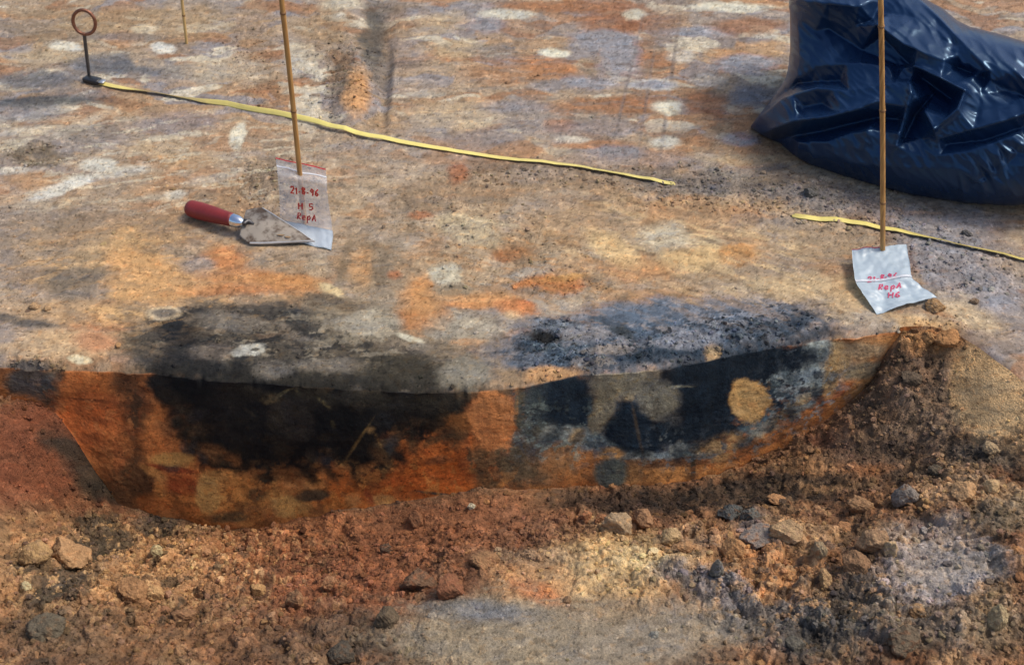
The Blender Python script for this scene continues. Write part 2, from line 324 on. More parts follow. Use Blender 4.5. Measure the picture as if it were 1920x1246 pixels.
# (px, py, rx, ry, angle, colour, softness, opacity, raggedness)
GC = [
 (900, 450, 560, 110, 0, (190, 156, 114), .6, .30), (300, 520, 330, 90, 0, (192, 150, 104), .6, .3), (1300, 470, 240, 60, 0, (196, 160, 116), .6, .35), (600, 300, 300, 70, 0, (164, 140, 118), .6, .35),
 (110, 55, 130, 40, 0, (150, 126, 100), .5, .7), (300, 45, 150, 35, 0, (166, 138, 106), .5, .6), (230, 75, 40, 14, 0, (186, 128, 84), .5, .5),
 (125, 88, 30, 9, 0, (216, 210, 196), .3, .9), (305, 90, 22, 9, 5, (212, 208, 200), .3, .95), (272, 55, 24, 9, 0, (205, 192, 170), .4, .7),
 (120, 108, 100, 12, 0, (190, 168, 140), .5, .7), (215, 122, 95, 20, 0, (102, 104, 112), .4, .85), (290, 130, 80, 16, 8, (110, 108, 112), .5, .75), (240, 70, 80, 8, 0, (120, 116, 118), .5, .6),
 (85, 192, 110, 12, -3, (74, 80, 88), .35, .9), (60, 150, 90, 16, 0, (104, 106, 114), .5, .8), (275, 112, 34, 16, 20, (176, 152, 128), .4, .7), (55, 215, 70, 16, 0, (134, 132, 138), .5, .8), (150, 175, 70, 10, 0, (128, 122, 124), .5, .7),
 (420, 130, 90, 24, 0, (186, 172, 152), .6, .7), (150, 225, 90, 12, -12, (184, 142, 104), .5, .6), (60, 245, 60, 8, -6, (205, 190, 168), .5, .7), (150, 235, 60, 10, -25, (200, 186, 166), .5, .6),
 (320, 232, 90, 20, -5, (132, 126, 134), .5, .65), (160, 250, 50, 16, 0, (134, 122, 112), .5, .6), (70, 292, 55, 20, 5, (112, 96, 78), .35, .8), (80, 293, 28, 11, 0, (140, 122, 104), .4, .7),
 (447, 254, 14, 24, 8, (212, 202, 182), .35, .95), (185, 310, 34, 12, 0, (208, 202, 190), .4, .9), (120, 350, 62, 12, -18, (212, 208, 198), .35, .9), (230, 322, 55, 10, -8, (198, 190, 176), .5, .8), (300, 275, 60, 22, 0, (190, 162, 128), .5, .7),
 (330, 365, 20, 8, 0, (206, 198, 184), .4, .8), (60, 340, 55, 18, 0, (188, 140, 94), .5, .7), (400, 335, 55, 8, -12, (200, 192, 180), .5, .6), (300, 350, 60, 10, -10, (182, 132, 88), .5, .5), (345, 300, 60, 20, 0, (182, 148, 110), .5, .5),
 (20, 320, 40, 8, 0, (200, 192, 180), .4, .7), (550, 110, 14, 30, 0, (200, 192, 176), .5, .6), (480, 60, 50, 50, 0, (160, 128, 96), .5, .6),
 (160, 440, 170, 60, 0, (152, 128, 106), .6, .75), (430, 380, 60, 40, 0, (150, 118, 90), .6, .6), (520, 330, 60, 30, 0, (126, 108, 92), .6, .7), (330, 420, 80, 30, 0, (158, 126, 96), .6, .5),
 (700, 62, 24, 64, 3, (82, 78, 74), .4, .85, .7), (716, 120, 18, 50, 5, (112, 100, 92), .5, .7), (668, 180, 24, 44, 12, (184, 134, 86), .45, .85), (640, 150, 24, 60, 10, (128, 104, 82), .5, .7), (600, 60, 46, 50, 0, (158, 128, 96), .5, .6), (640, 10, 40, 12, 0, (202, 190, 168), .4, .7), (740, 60, 26, 50, 0, (156, 124, 94), .5, .6), (760, 121, 30, 7, 0, (78, 66, 58), .4, .7),
 (950, 28, 50, 8, 0, (200, 194, 178), .4, .85), (900, 46, 46, 14, 0, (140, 134, 150), .4, .8), (1040, 98, 26, 8, 5, (220, 216, 198), .3, .95), (1060, 12, 130, 12, 0, (158, 104, 66), .4, .85), (1180, 40, 90, 26, 0, (148, 96, 66), .4, .85, .6), (1130, 75, 60, 18, 0, (140, 136, 154), .4, .8),
 (1190, 28, 24, 9, 0, (200, 196, 180), .35, .85), (1310, 60, 70, 10, 0, (150, 146, 160), .4, .8), (1370, 14, 80, 8, 0, (212, 208, 192), .4, .85), (1400, 50, 70, 16, 0, (156, 106, 74), .4, .8), (1160, 100, 40, 34, 0, (144, 140, 158), .45, .75), (1230, 112, 40, 16, 0, (176, 116, 70), .35, .85), (1275, 108, 26, 11, 0, (200, 190, 178), .4, .8),
 (1030, 128, 60, 16, 10, (184, 122, 76), .35, .9), (960, 140, 90, 18, 0, (172, 122, 84), .5, .75), (1225, 160, 46, 10, 0, (196, 192, 184), .3, .85), (1225, 160, 38, 8, 0, (142, 140, 160), .3, .95), (1253, 200, 28, 11, 3, (218, 214, 198), .5, .8, .7), (1150, 200, 120, 17, 0, (160, 108, 72), .4, .85), (1325, 200, 42, 30, 10, (158, 102, 66), .35, .85), (1320, 225, 26, 9, 0, (196, 150, 110), .4, .7),
 (1100, 155, 50, 12, 0, (146, 142, 158), .4, .8), (1030, 162, 40, 10, 0, (140, 134, 138), .4, .8), (1400, 120, 60, 18, 0, (150, 146, 166), .4, .8), (1330, 150, 36, 12, 0, (190, 180, 170), .4, .75), (1440, 90, 50, 12, 0, (196, 158, 120), .4, .7), (1410, 180, 40, 14, 0, (124, 124, 136), .4, .8), (1390, 262, 34, 12, 0, (142, 140, 158), .4, .85), (1245, 268, 28, 13, 0, (200, 194, 180), .35, .85),
 (1110, 270, 80, 9, 0, (178, 122, 80), .4, .8), (1075, 262, 34, 6, 0, (202, 196, 184), .4, .7), (1160, 285, 50, 14, 0, (134, 126, 142), .4, .8), (1050, 235, 30, 14, 0, (160, 104, 70), .4, .75), (1100, 240, 120, 12, 0, (150, 134, 134), .5, .5), (1190, 300, 150, 14, 0, (156, 140, 136), .5, .6), (1400, 300, 80, 10, 0, (200, 172, 136), .5, .6), (1400, 230, 30, 30, 0, (176, 116, 70), .4, .6),
 (850, 215, 90, 30, 0, (192, 168, 138), .5, .75), (960, 200, 60, 12, 0, (146, 136, 138), .45, .7), (770, 100, 40, 30, 0, (150, 132, 124), .5, .5), (830, 40, 50, 20, 0, (190, 164, 130), .5, .7), (860, 90, 60, 16, 0, (196, 172, 138), .5, .7), (930, 95, 50, 14, 0, (122, 116, 116), .5, .6), (730, 230, 40, 20, 0, (176, 138, 98), .5, .6), (780, 165, 60, 16, 0, (162, 146, 136), .5, .6),
 (900, 260, 70, 14, 0, (142, 128, 124), .5, .7), (1350, 100, 30, 10, 0, (196, 144, 96), .4, .6), (1170, 130, 40, 30, 0, (142, 140, 158), .5, .5),
 (1350, 350, 200, 26, 4, (120, 112, 108), .55, .8), (1580, 380, 130, 24, 8, (128, 122, 124), .5, .8), (1000, 320, 130, 14, 3, (122, 106, 94), .5, .7), (900, 350, 150, 26, 0, (152, 122, 96), .5, .6), (860, 325, 20, 22, 0, (172, 104, 66), .5, .7), (1010, 330, 60, 14, 0, (170, 148, 132), .5, .7), (760, 320, 60, 20, 0, (176, 154, 134), .5, .6), (800, 385, 50, 16, 10, (126, 104, 86), .5, .6),
 (1750, 440, 110, 30, 12, (144, 140, 150), .5, .85), (1800, 420, 90, 20, 0, (160, 154, 158), .5, .8), (1780, 500, 100, 40, 15, (140, 136, 148), .5, .85), (1870, 560, 40, 40, 20, (150, 144, 152), .5, .8), (1820, 590, 70, 20, 25, (188, 164, 136), .5, .8), (1640, 440, 60, 18, 0, (142, 118, 96), .5, .6), (1560, 440, 70, 20, 0, (162, 138, 116), .5, .7),
 (880, 432, 62, 24, 18, (190, 168, 138), .3, .85), (960, 470, 60, 20, 20, (150, 112, 78), .5, .7), (790, 405, 24, 8, 0, (178, 108, 64), .4, .8), (1150, 466, 54, 22, 32, (212, 176, 126), .4, .9), (1250, 448, 50, 26, 10, (196, 182, 160), .45, .85), (1300, 488, 70, 24, 0, (206, 170, 120), .45, .85), (1382, 482, 32, 18, -10, (206, 142, 76), .3, .9), (1330, 462, 24, 20, 30, (210, 182, 140), .4, .8), (1270, 472, 30, 10, 0, (200, 140, 84), .4, .6),
 (1040, 535, 66, 18, -4, (182, 112, 58), .35, .85, .7), (1180, 510, 50, 20, 0, (192, 132, 84), .5, .7), (835, 516, 30, 18, 5, (194, 184, 164), .4, .85), (1000, 500, 60, 10, -25, (158, 142, 124), .5, .7), (792, 572, 48, 50, 0, (198, 134, 76), .35, .9), (900, 560, 90, 16, 0, (200, 146, 90), .4, .75), (960, 575, 44, 14, 12, (198, 118, 66), .35, .7), (1100, 500, 40, 14, 0, (170, 128, 88), .5, .5),
 (720, 500, 44, 50, 0, (134, 116, 98), .55, .7), (670, 480, 40, 60, 0, (156, 126, 94), .55, .5), (250, 495, 60, 30, 20, (206, 146, 90), .45, .8), (410, 486, 66, 16, -10, (200, 128, 74), .45, .8), (470, 528, 110, 18, 6, (190, 124, 70), .45, .85, .6), (368, 500, 34, 20, 5, (146, 132, 126), .4, .8), (330, 548, 90, 12, -5, (196, 146, 94), .5, .7), (610, 540, 40, 10, 25, (200, 172, 130), .4, .7),
 (120, 520, 100, 24, 0, (140, 116, 96), .5, .6), (110, 585, 130, 18, 3, (188, 150, 110), .5, .7), (40, 602, 70, 8, 8, (86, 82, 80), .4, .85), (150, 642, 100, 24, 0, (200, 164, 126), .5, .8), (190, 612, 60, 10, 0, (206, 122, 66), .4, .6), (175, 638, 36, 18, 0, (186, 116, 78), .4, .7), (148, 672, 22, 6, 5, (222, 204, 170), .3, .95), (220, 600, 70, 14, 0, (206, 150, 98), .5, .7), (60, 655, 60, 16, 0, (186, 154, 124), .5, .7), (50, 683, 46, 8, 0, (88, 84, 84), .3, .9),
 # left pit fill seen in plan
 (560, 640, 330, 72, 4, (112, 100, 86), .3, .92), (690, 590, 200, 30, 0, (138, 124, 106), .5, .7), (470, 665, 190, 40, 0, (72, 66, 60), .35, .9, .6), (345, 636, 66, 54, 20, (34, 36, 40), .3, .97, .6), (330, 680, 60, 16, 0, (30, 31, 34), .3, .95), (270, 640, 34, 40, 0, (92, 82, 74), .5, .8), (350, 602, 46, 10, 10, (44, 46, 52), .4, .9),
 (420, 602, 70, 16, 5, (118, 106, 98), .35, .85), (520, 586, 60, 24, 10, (58, 58, 60), .45, .8), (440, 618, 110, 6, 10, (40, 42, 46), .4, .85), (690, 607, 52, 28, 0, (168, 156, 138), .35, .9), (620, 640, 50, 12, 0, (150, 136, 116), .4, .7), (560, 625, 40, 26, 0, (122, 110, 100), .5, .7), (400, 660, 48, 18, 0, (106, 94, 88), .35, .85), (463, 658, 34, 10, -10, (182, 178, 166), .25, .97), (500, 628, 34, 7, -8, (118, 96, 78), .4, .8),
 (515, 690, 38, 14, 0, (110, 102, 96), .35, .85), (640, 690, 80, 14, 0, (118, 108, 98), .4, .8), (740, 692, 86, 30, 0, (58, 52, 42), .35, .92, .6), (680, 655, 140, 12, 5, (84, 74, 62), .45, .8), (560, 708, 60, 8, 0, (60, 56, 52), .4, .8), (770, 635, 26, 6, 15, (190, 182, 162), .3, .85), (870, 697, 52, 30, 0, (134, 126, 112), .3, .95), (860, 615, 80, 26, 0, (166, 154, 136), .45, .85), (880, 640, 34, 6, -4, (198, 142, 94), .4, .8), (780, 650, 60, 16, 0, (128, 112, 96), .5, .7),
 (306, 587, 32, 13, 0, (196, 170, 138), .22, .95, .3), (307, 587, 22, 8, 0, (118, 106, 98), .3, .95, .3), (930, 660, 26, 40, 0, (140, 126, 112), .5, .8),
 # right pit fill seen in plan
 (1260, 622, 310, 62, -6, (108, 112, 130), .25, .95), (1400, 575, 130, 22, 0, (122, 122, 136), .5, .7), (1180, 585, 90, 24, -6, (96, 106, 130), .45, .85, .6), (1040, 640, 76, 46, -8, (72, 86, 106), .35, .95, .6), (1018, 632, 34, 14, 5, (16, 18, 22), .35, .97, .7), (990, 680, 40, 14, 0, (84, 98, 118), .4, .85), (1090, 628, 48, 22, 0, (130, 128, 136), .3, .9), (1145, 610, 44, 10, 30, (62, 68, 72), .4, .85), (1180, 625, 40, 26, 0, (96, 104, 124), .5, .8),
 (1295, 640, 62, 15, -6, (136, 134, 154), .3, .9), (1440, 616, 110, 14, -10, (66, 74, 94), .45, .9, .8), (1200, 666, 150, 14, -4, (54, 62, 80), .4, .9, .8), (1150, 655, 46, 10, 0, (128, 120, 124), .4, .8), (1350, 660, 130, 9, -14, (60, 66, 80), .4, .9), (1500, 600, 50, 14, -10, (62, 70, 88), .45, .85, .9), (1340, 600, 60, 14, 0, (116, 116, 130), .5, .7), (1335, 656, 14, 13, 0, (186, 146, 100), .35, .95), (1525, 625, 40, 8, -10, (80, 84, 94), .4, .8),
 (1040, 697, 58, 12, -6, (190, 140, 92), .3, .95, .6), (1110, 677, 40, 8, 0, (142, 132, 126), .4, .8), (960, 702, 26, 12, 0, (150, 124, 98), .4, .8), (1580, 575, 70, 24, 0, (190, 164, 134), .5, .75), (1660, 598, 90, 14, 0, (178, 160, 142), .45, .8), (1740, 606, 60, 10, 10, (202, 158, 108), .45, .8), (1500, 535, 110, 22, 0, (190, 164, 130), .5, .7), (1600, 540, 50, 24, 0, (200, 156, 108), .5, .7), (1460, 500, 50, 20, 0, (160, 138, 120), .5, .7), (1440, 560, 60, 10, 0, (150, 140, 138), .5, .6),
]
GF = [
 (160, 735, 70, 50, 0, (150, 84, 42), .4, .85), (95, 725, 20, 60, 0, (52, 42, 36), .35, .9), (165, 790, 66, 50, 20, (152, 74, 34), .35, .9), (60, 712, 50, 30, 0, (56, 54, 54), .3, .9), (240, 735, 28, 70, -4, (70, 44, 30), .35, .9), (262, 800, 20, 70, -10, (56, 38, 28), .45, .85), (200, 840, 40, 60, 20, (128, 72, 38), .4, .8), (250, 905, 56, 66, 10, (60, 42, 30), .4, .9, .6), (200, 740, 40, 8, 10, (110, 60, 34), .4, .7),
 (310, 820, 44, 70, -10, (166, 98, 52), .35, .95, .5), (320, 860, 42, 18, 8, (190, 132, 76), .3, .9), (325, 876, 44, 6, 10, (90, 44, 24), .4, .8), (350, 905, 50, 26, 5, (120, 56, 26), .4, .85), (320, 940, 60, 24, 0, (150, 88, 46), .4, .8), (420, 930, 90, 56, 0, (166, 106, 56), .4, .85), (395, 920, 26, 38, -8, (196, 146, 88), .35, .9, .4), (470, 945, 40, 40, 0, (176, 118, 64), .45, .8), (550, 920, 60, 60, 0, (168, 106, 54), .4, .85), (540, 940, 46, 32, 0, (196, 144, 86), .35, .9, .4), (575, 920, 34, 14, -5, (62, 48, 36), .3, .95, .4), (500, 965, 60, 14, 0, (110, 68, 38), .5, .7), (430, 968, 40, 12, 0, (60, 44, 34), .4, .7),
 (660, 920, 90, 44, -5, (172, 96, 40), .4, .9), (800, 870, 100, 66, -6, (158, 78, 26), .35, .95), (860, 880, 60, 50, 0, (172, 86, 28), .4, .9), (690, 935, 44, 14, 10, (190, 118, 60), .4, .8), (700, 932, 20, 20, 30, (120, 58, 24), .4, .6), (760, 935, 60, 12, 0, (190, 100, 44), .4, .7), (880, 820, 40, 50, 0, (168, 88, 34), .4, .85), (770, 830, 50, 30, 0, (150, 80, 34), .45, .7),
 (590, 725, 300, 82, 3, (13, 14, 16), .16, 1, .5), (500, 810, 130, 86, 8, (13, 14, 16), .2, 1, .7), (640, 810, 110, 60, 0, (13, 13, 14), .25, .98, .6), (390, 780, 80, 44, 20, (24, 20, 18), .35, .92, .7), (330, 720, 60, 34, 0, (14, 16, 18), .3, .97), (450, 850, 90, 34, 8, (18, 18, 19), .35, .95, .8), (530, 888, 60, 20, -6, (20, 18, 17), .4, .92, .9), (790, 770, 70, 44, 0, (14, 13, 13), .3, .95, .7), (850, 745, 50, 56, 0, (42, 32, 25), .35, .9), (330, 765, 30, 26, 0, (40, 28, 22), .4, .8), (300, 705, 24, 20, 0, (20, 20, 22), .4, .9), (600, 870, 50, 20, 0, (30, 22, 17), .45, .85, .8),
 (545, 772, 50, 42, 0, (36, 30, 27), .25, .95, .3), (428, 735, 26, 36, 0, (34, 27, 24), .3, .9, .3), (500, 790, 26, 20, 0, (26, 24, 23), .4, .7), (690, 862, 44, 54, 0, (48, 36, 24), .35, .9, .5), (692, 840, 18, 20, 0, (26, 24, 22), .35, .9), (740, 850, 22, 34, 0, (52, 36, 24), .45, .8), (690, 884, 26, 18, 0, (96, 62, 34), .5, .7),
 (668, 822, 3, 48, 34, (150, 112, 62), .55, .6, .3), (640, 872, 8, 28, 16, (150, 110, 62), .6, .6, .9), (708, 815, 3, 30, -28, (120, 86, 48), .55, .5, .3), (722, 862, 4, 28, 4, (120, 84, 46), .6, .5, .5), (604, 744, 18, 3.5, 38, (120, 104, 74), .4, .9), (530, 727, 20, 3.5, -28, (110, 96, 70), .4, .85), (560, 730, 12, 3, 50, (110, 96, 70), .4, .8), (502, 738, 16, 6, -20, (70, 56, 38), .5, .8), (625, 790, 4, 16, -15, (90, 76, 50), .5, .7), (465, 765, 14, 3, 35, (76, 62, 44), .5, .8),
 (925, 860, 50, 66, 0, (74, 54, 38), .35, .92), (925, 782, 48, 58, -8, (158, 92, 50), .2, .97, .4), (925, 722, 64, 18, 0, (72, 56, 44), .4, .85), (975, 780, 12, 56, 0, (64, 48, 36), .35, .85), (1000, 860, 60, 60, 0, (66, 54, 44), .4, .9), (930, 800, 36, 30, 0, (150, 82, 42), .5, .6), (975, 865, 40, 30, 0, (58, 50, 44), .5, .6), (880, 850, 5, 50, -10, (50, 36, 26), .4, .8),
 (1290, 750, 330, 124, -7, (58, 66, 74), .2, .9, .5), (1060, 745, 84, 78, 5, (20, 29, 40), .3, .97, .6), (1010, 750, 34, 44, 0, (36, 42, 48), .45, .8), (1390, 696, 175, 60, -10, (13, 20, 31), .2, .99, .5), (1310, 790, 130, 58, -8, (13, 20, 31), .25, .98, .6), (1190, 810, 60, 46, 10, (16, 24, 36), .3, .97, .7), (1460, 700, 100, 36, -14, (15, 22, 33), .25, .97, .7), (1420, 780, 60, 44, -20, (17, 24, 35), .35, .93),
 (1150, 735, 44, 54, 18, (94, 82, 72), .2, .97, .3), (1125, 790, 18, 40, 25, (92, 80, 68), .3, .95, .3), (1215, 725, 48, 40, 20, (94, 82, 72), .22, .97, .3), (1250, 765, 34, 30, 30, (80, 72, 66), .3, .95, .3), (1185, 775, 26, 26, 0, (16, 23, 34), .3, .95), (1220, 800, 46, 22, 10, (14, 20, 31), .35, .95), (1196, 800, 4, 50, -12, (90, 74, 52), .6, .3, .4), (1184, 735, 10, 10, 0, (120, 104, 88), .5, .7), (1175, 692, 70, 18, 0, (88, 78, 70), .4, .8), (1275, 716, 44, 3, -6, (110, 112, 112), .5, .7), (1255, 700, 20, 16, 0, (14, 20, 30), .3, .9),
 (1405, 745, 35, 44, -5, (198, 148, 96), .12, 1, .35), (1412, 752, 16, 12, 0, (184, 128, 80), .5, .6), (1400, 728, 20, 8, 0, (210, 164, 112), .5, .5),
 (1120, 830, 100, 18, 14, (86, 92, 94), .5, .8, .9), (1500, 745, 54, 52, 40, (76, 86, 92), .5, .8, 1.0), (1545, 690, 34, 46, 20, (96, 104, 106), .5, .8, 1.0), (1470, 790, 50, 14, -35, (60, 68, 72), .5, .7), (1340, 830, 40, 16, -10, (84, 84, 80), .5, .7, .9),
 (1100, 872, 90, 36, 5, (128, 80, 46), .4, .9), (1145, 850, 26, 18, 0, (130, 88, 52), .4, .9), (1145, 888, 30, 30, 0, (62, 66, 66), .3, .92, .4), (1060, 860, 34, 24, 0, (96, 68, 48), .5, .8), (1200, 885, 40, 26, 0, (110, 76, 52), .45, .8), (1320, 880, 130, 20, -7, (150, 98, 56), .35, .92), (1260, 862, 120, 9, -5, (84, 54, 38), .4, .9), (1460, 818, 110, 24, -27, (160, 98, 52), .35, .95), (1400, 838, 110, 8, -22, (90, 52, 32), .4, .9), (1500, 790, 90, 8, -36, (100, 58, 34), .45, .85), (1400, 868, 60, 10, -20, (168, 108, 60), .4, .85),
 (1560, 752, 70, 24, -42, (172, 108, 60), .35, .95), (1600, 700, 50, 24, -46, (170, 112, 68), .4, .9), (1565, 665, 26, 34, 15, (168, 128, 92), .45, .9), (1600, 680, 30, 22, -10, (106, 86, 72), .35, .9), (1570, 640, 50, 8, 0, (110, 96, 84), .5, .8), (1630, 650, 40, 30, 0, (132, 96, 70), .5, .9), (1300, 872, 6, 26, 4, (54, 42, 34), .4, .9, .4), (1560, 725, 10, 40, 40, (110, 60, 34), .5, .6), (1675, 640, 40, 20, 0, (170, 112, 66), .5, .8),
]
GA = [
 (60, 850, 120, 110, 0, (116, 62, 38), .4, .92), (150, 870, 36, 90, -42, (60, 50, 42), .35, .92, .6), (200, 930, 30, 30, -40, (40, 34, 30), .4, .8), (40, 710, 60, 30, 0, (70, 66, 64), .4, .9), (90, 900, 50, 40, 0, (128, 72, 44), .5, .8), (180, 965, 90, 22, 10, (130, 78, 48), .5, .8),
 (230, 1060, 260, 90, 0, (168, 122, 80), .5, .85), (130, 1020, 80, 50, 0, (166, 118, 80), .5, .8), (200, 1015, 60, 40, 20, (78, 68, 58), .4, .85, .9), (300, 985, 50, 18, 10, (92, 80, 70), .5, .8, .9), (110, 1115, 80, 26, -20, (64, 60, 56), .4, .85, .9), (60, 1080, 50, 26, 0, (120, 96, 72), .5, .7), (420, 1060, 130, 50, 0, (184, 134, 88), .45, .85), (480, 1010, 100, 24, 0, (160, 112, 74), .5, .7), (150, 1200, 140, 50, 0, (112, 88, 68), .5, .8), (330, 1190, 140, 50, 0, (132, 92, 62), .5, .8),
 (650, 1050, 230, 100, 0, (136, 82, 52), .5, .92), (640, 1120, 140, 60, 0, (142, 84, 52), .5, .85), (840, 985, 150, 50, -6, (142, 88, 56), .45, .9), (560, 1000, 140, 30, -10, (158, 98, 58), .5, .75), (640, 1180, 80, 40, 0, (96, 76, 62), .5, .8), (560, 1220, 120, 40, 0, (104, 78, 62), .5, .7), (700, 1215, 60, 40, 0, (76, 66, 60), .5, .8, .9), (1000, 990, 90, 34, 0, (128, 84, 60), .5, .8),
 (1000, 1195, 260, 80, 0, (142, 124, 104), .3, .95, .3), (900, 1150, 110, 20, 3, (116, 114, 118), .45, .9), (860, 1140, 70, 14, 0, (110, 106, 104), .5, .8), (1150, 1070, 130, 54, 0, (204, 164, 112), .4, .92, .6), (1010, 1095, 90, 36, 0, (184, 136, 92), .4, .9), (1010, 1112, 56, 18, 20, (188, 116, 70), .5, .85), (1000, 1050, 100, 16, 0, (150, 120, 96), .5, .8), (1180, 1110, 60, 34, 0, (190, 144, 92), .5, .8), (1150, 1150, 90, 24, 0, (170, 130, 92), .5, .8), (1200, 1060, 60, 24, 10, (216, 188, 142), .45, .8), (1000, 1225, 200, 30, 0, (136, 122, 106), .5, .8), (1220, 1200, 140, 40, -10, (122, 116, 120), .5, .85), (1350, 1180, 80, 40, 0, (142, 122, 102), .5, .7),
 (1250, 1085, 40, 24, 0, (118, 112, 118), .45, .75, .8), (1350, 1110, 80, 30, 15, (118, 112, 118), .45, .85, .8), (1450, 1080, 90, 46, 15, (172, 120, 76), .4, .92, .6), (1400, 1030, 70, 24, 20, (186, 128, 82), .45, .85), (1430, 1000, 50, 24, 20, (122, 118, 128), .4, .85), (1300, 1020, 60, 18, 0, (150, 118, 94), .5, .8), (1480, 1000, 70, 24, 10, (176, 134, 96), .45, .85), (1640, 1060, 60, 60, 0, (128, 92, 68), .5, .8),
 (1460, 1170, 160, 46, 0, (104, 98, 98), .45, .9, .8), (1620, 1130, 110, 60, 0, (96, 86, 80), .45, .85, .9), (1560, 1210, 120, 40, 0, (82, 78, 76), .5, .85, .9), (1760, 1070, 110, 60, -8, (162, 146, 148), .35, .93, .5), (1740, 1010, 90, 30, 0, (158, 138, 128), .4, .9), (1790, 1090, 80, 22, -8, (146, 142, 158), .4, .85), (1850, 1060, 30, 30, 20, (66, 68, 74), .35, .85), (1760, 1180, 140, 50, 0, (128, 112, 100), .5, .85), (1860, 1160, 50, 70, 0, (150, 124, 98), .5, .8), (1880, 960, 60, 40, 0, (142, 120, 96), .5, .8), (1800, 930, 90, 34, 0, (170, 132, 98), .45, .85), (1850, 975, 40, 20, 0, (80, 72, 66), .5, .8),
 (1380, 935, 220, 34, -4, (70, 54, 44), .4, .93, .7), (1150, 948, 130, 20, 0, (64, 48, 40), .45, .9, .8), (1480, 905, 130, 26, -12, (72, 56, 46), .45, .85, .8), (1560, 870, 90, 26, -5, (158, 112, 72), .4, .9, .7), (1620, 880, 60, 20, 0, (150, 96, 58), .45, .85), (1580, 850, 60, 14, 15, (140, 80, 50), .5, .8),
 (1730, 770, 130, 110, 0, (132, 106, 88), .4, .95), (1700, 700, 60, 60, 0, (112, 84, 66), .5, .8), (1680, 850, 150, 30, -4, (96, 76, 64), .4, .85), (1850, 860, 70, 30, -8, (100, 86, 76), .45, .85), (1740, 640, 60, 24, 0, (176, 120, 68), .4, .9, .7), (1690, 640, 40, 20, 0, (172, 124, 80), .5, .8), (1780, 640, 40, 14, 20, (178, 120, 72), .4, .8), (1650, 700, 30, 40, 0, (120, 90, 70), .5, .8),
 (1850, 720, 62, 90, 12, (204, 160, 112), .3, .97, .3), (1870, 790, 60, 34, -20, (206, 164, 118), .35, .95, .3), (1830, 690, 30, 50, 20, (176, 136, 94), .5, .5), (1930, 760, 60, 80, 0, (200, 158, 112), .5, .9), (1840, 800, 50, 12, -28, (192, 140, 90), .5, .7), (1640, 760, 40, 40, 0, (120, 88, 66), .5, .7), (1560, 920, 80, 10, 0, (150, 112, 78), .5, .6), (1700, 900, 60, 12, 0, (76, 64, 56), .5, .8),
]
def apply_blobs(lst, reg):
    for b in lst:
        rough = b[8] if len(b) > 8 else 0.45
        r = blob_mask((b[0], b[1], b[2], b[3], b[4], b[6], rough), reg)
        if r is None: continue
        sl, m = r; m = (m * b[7])[..., None].astype(np.float32)
        ALB[sl] = ALB[sl] * (1 - m) + alb_of(b[5], reg) * m
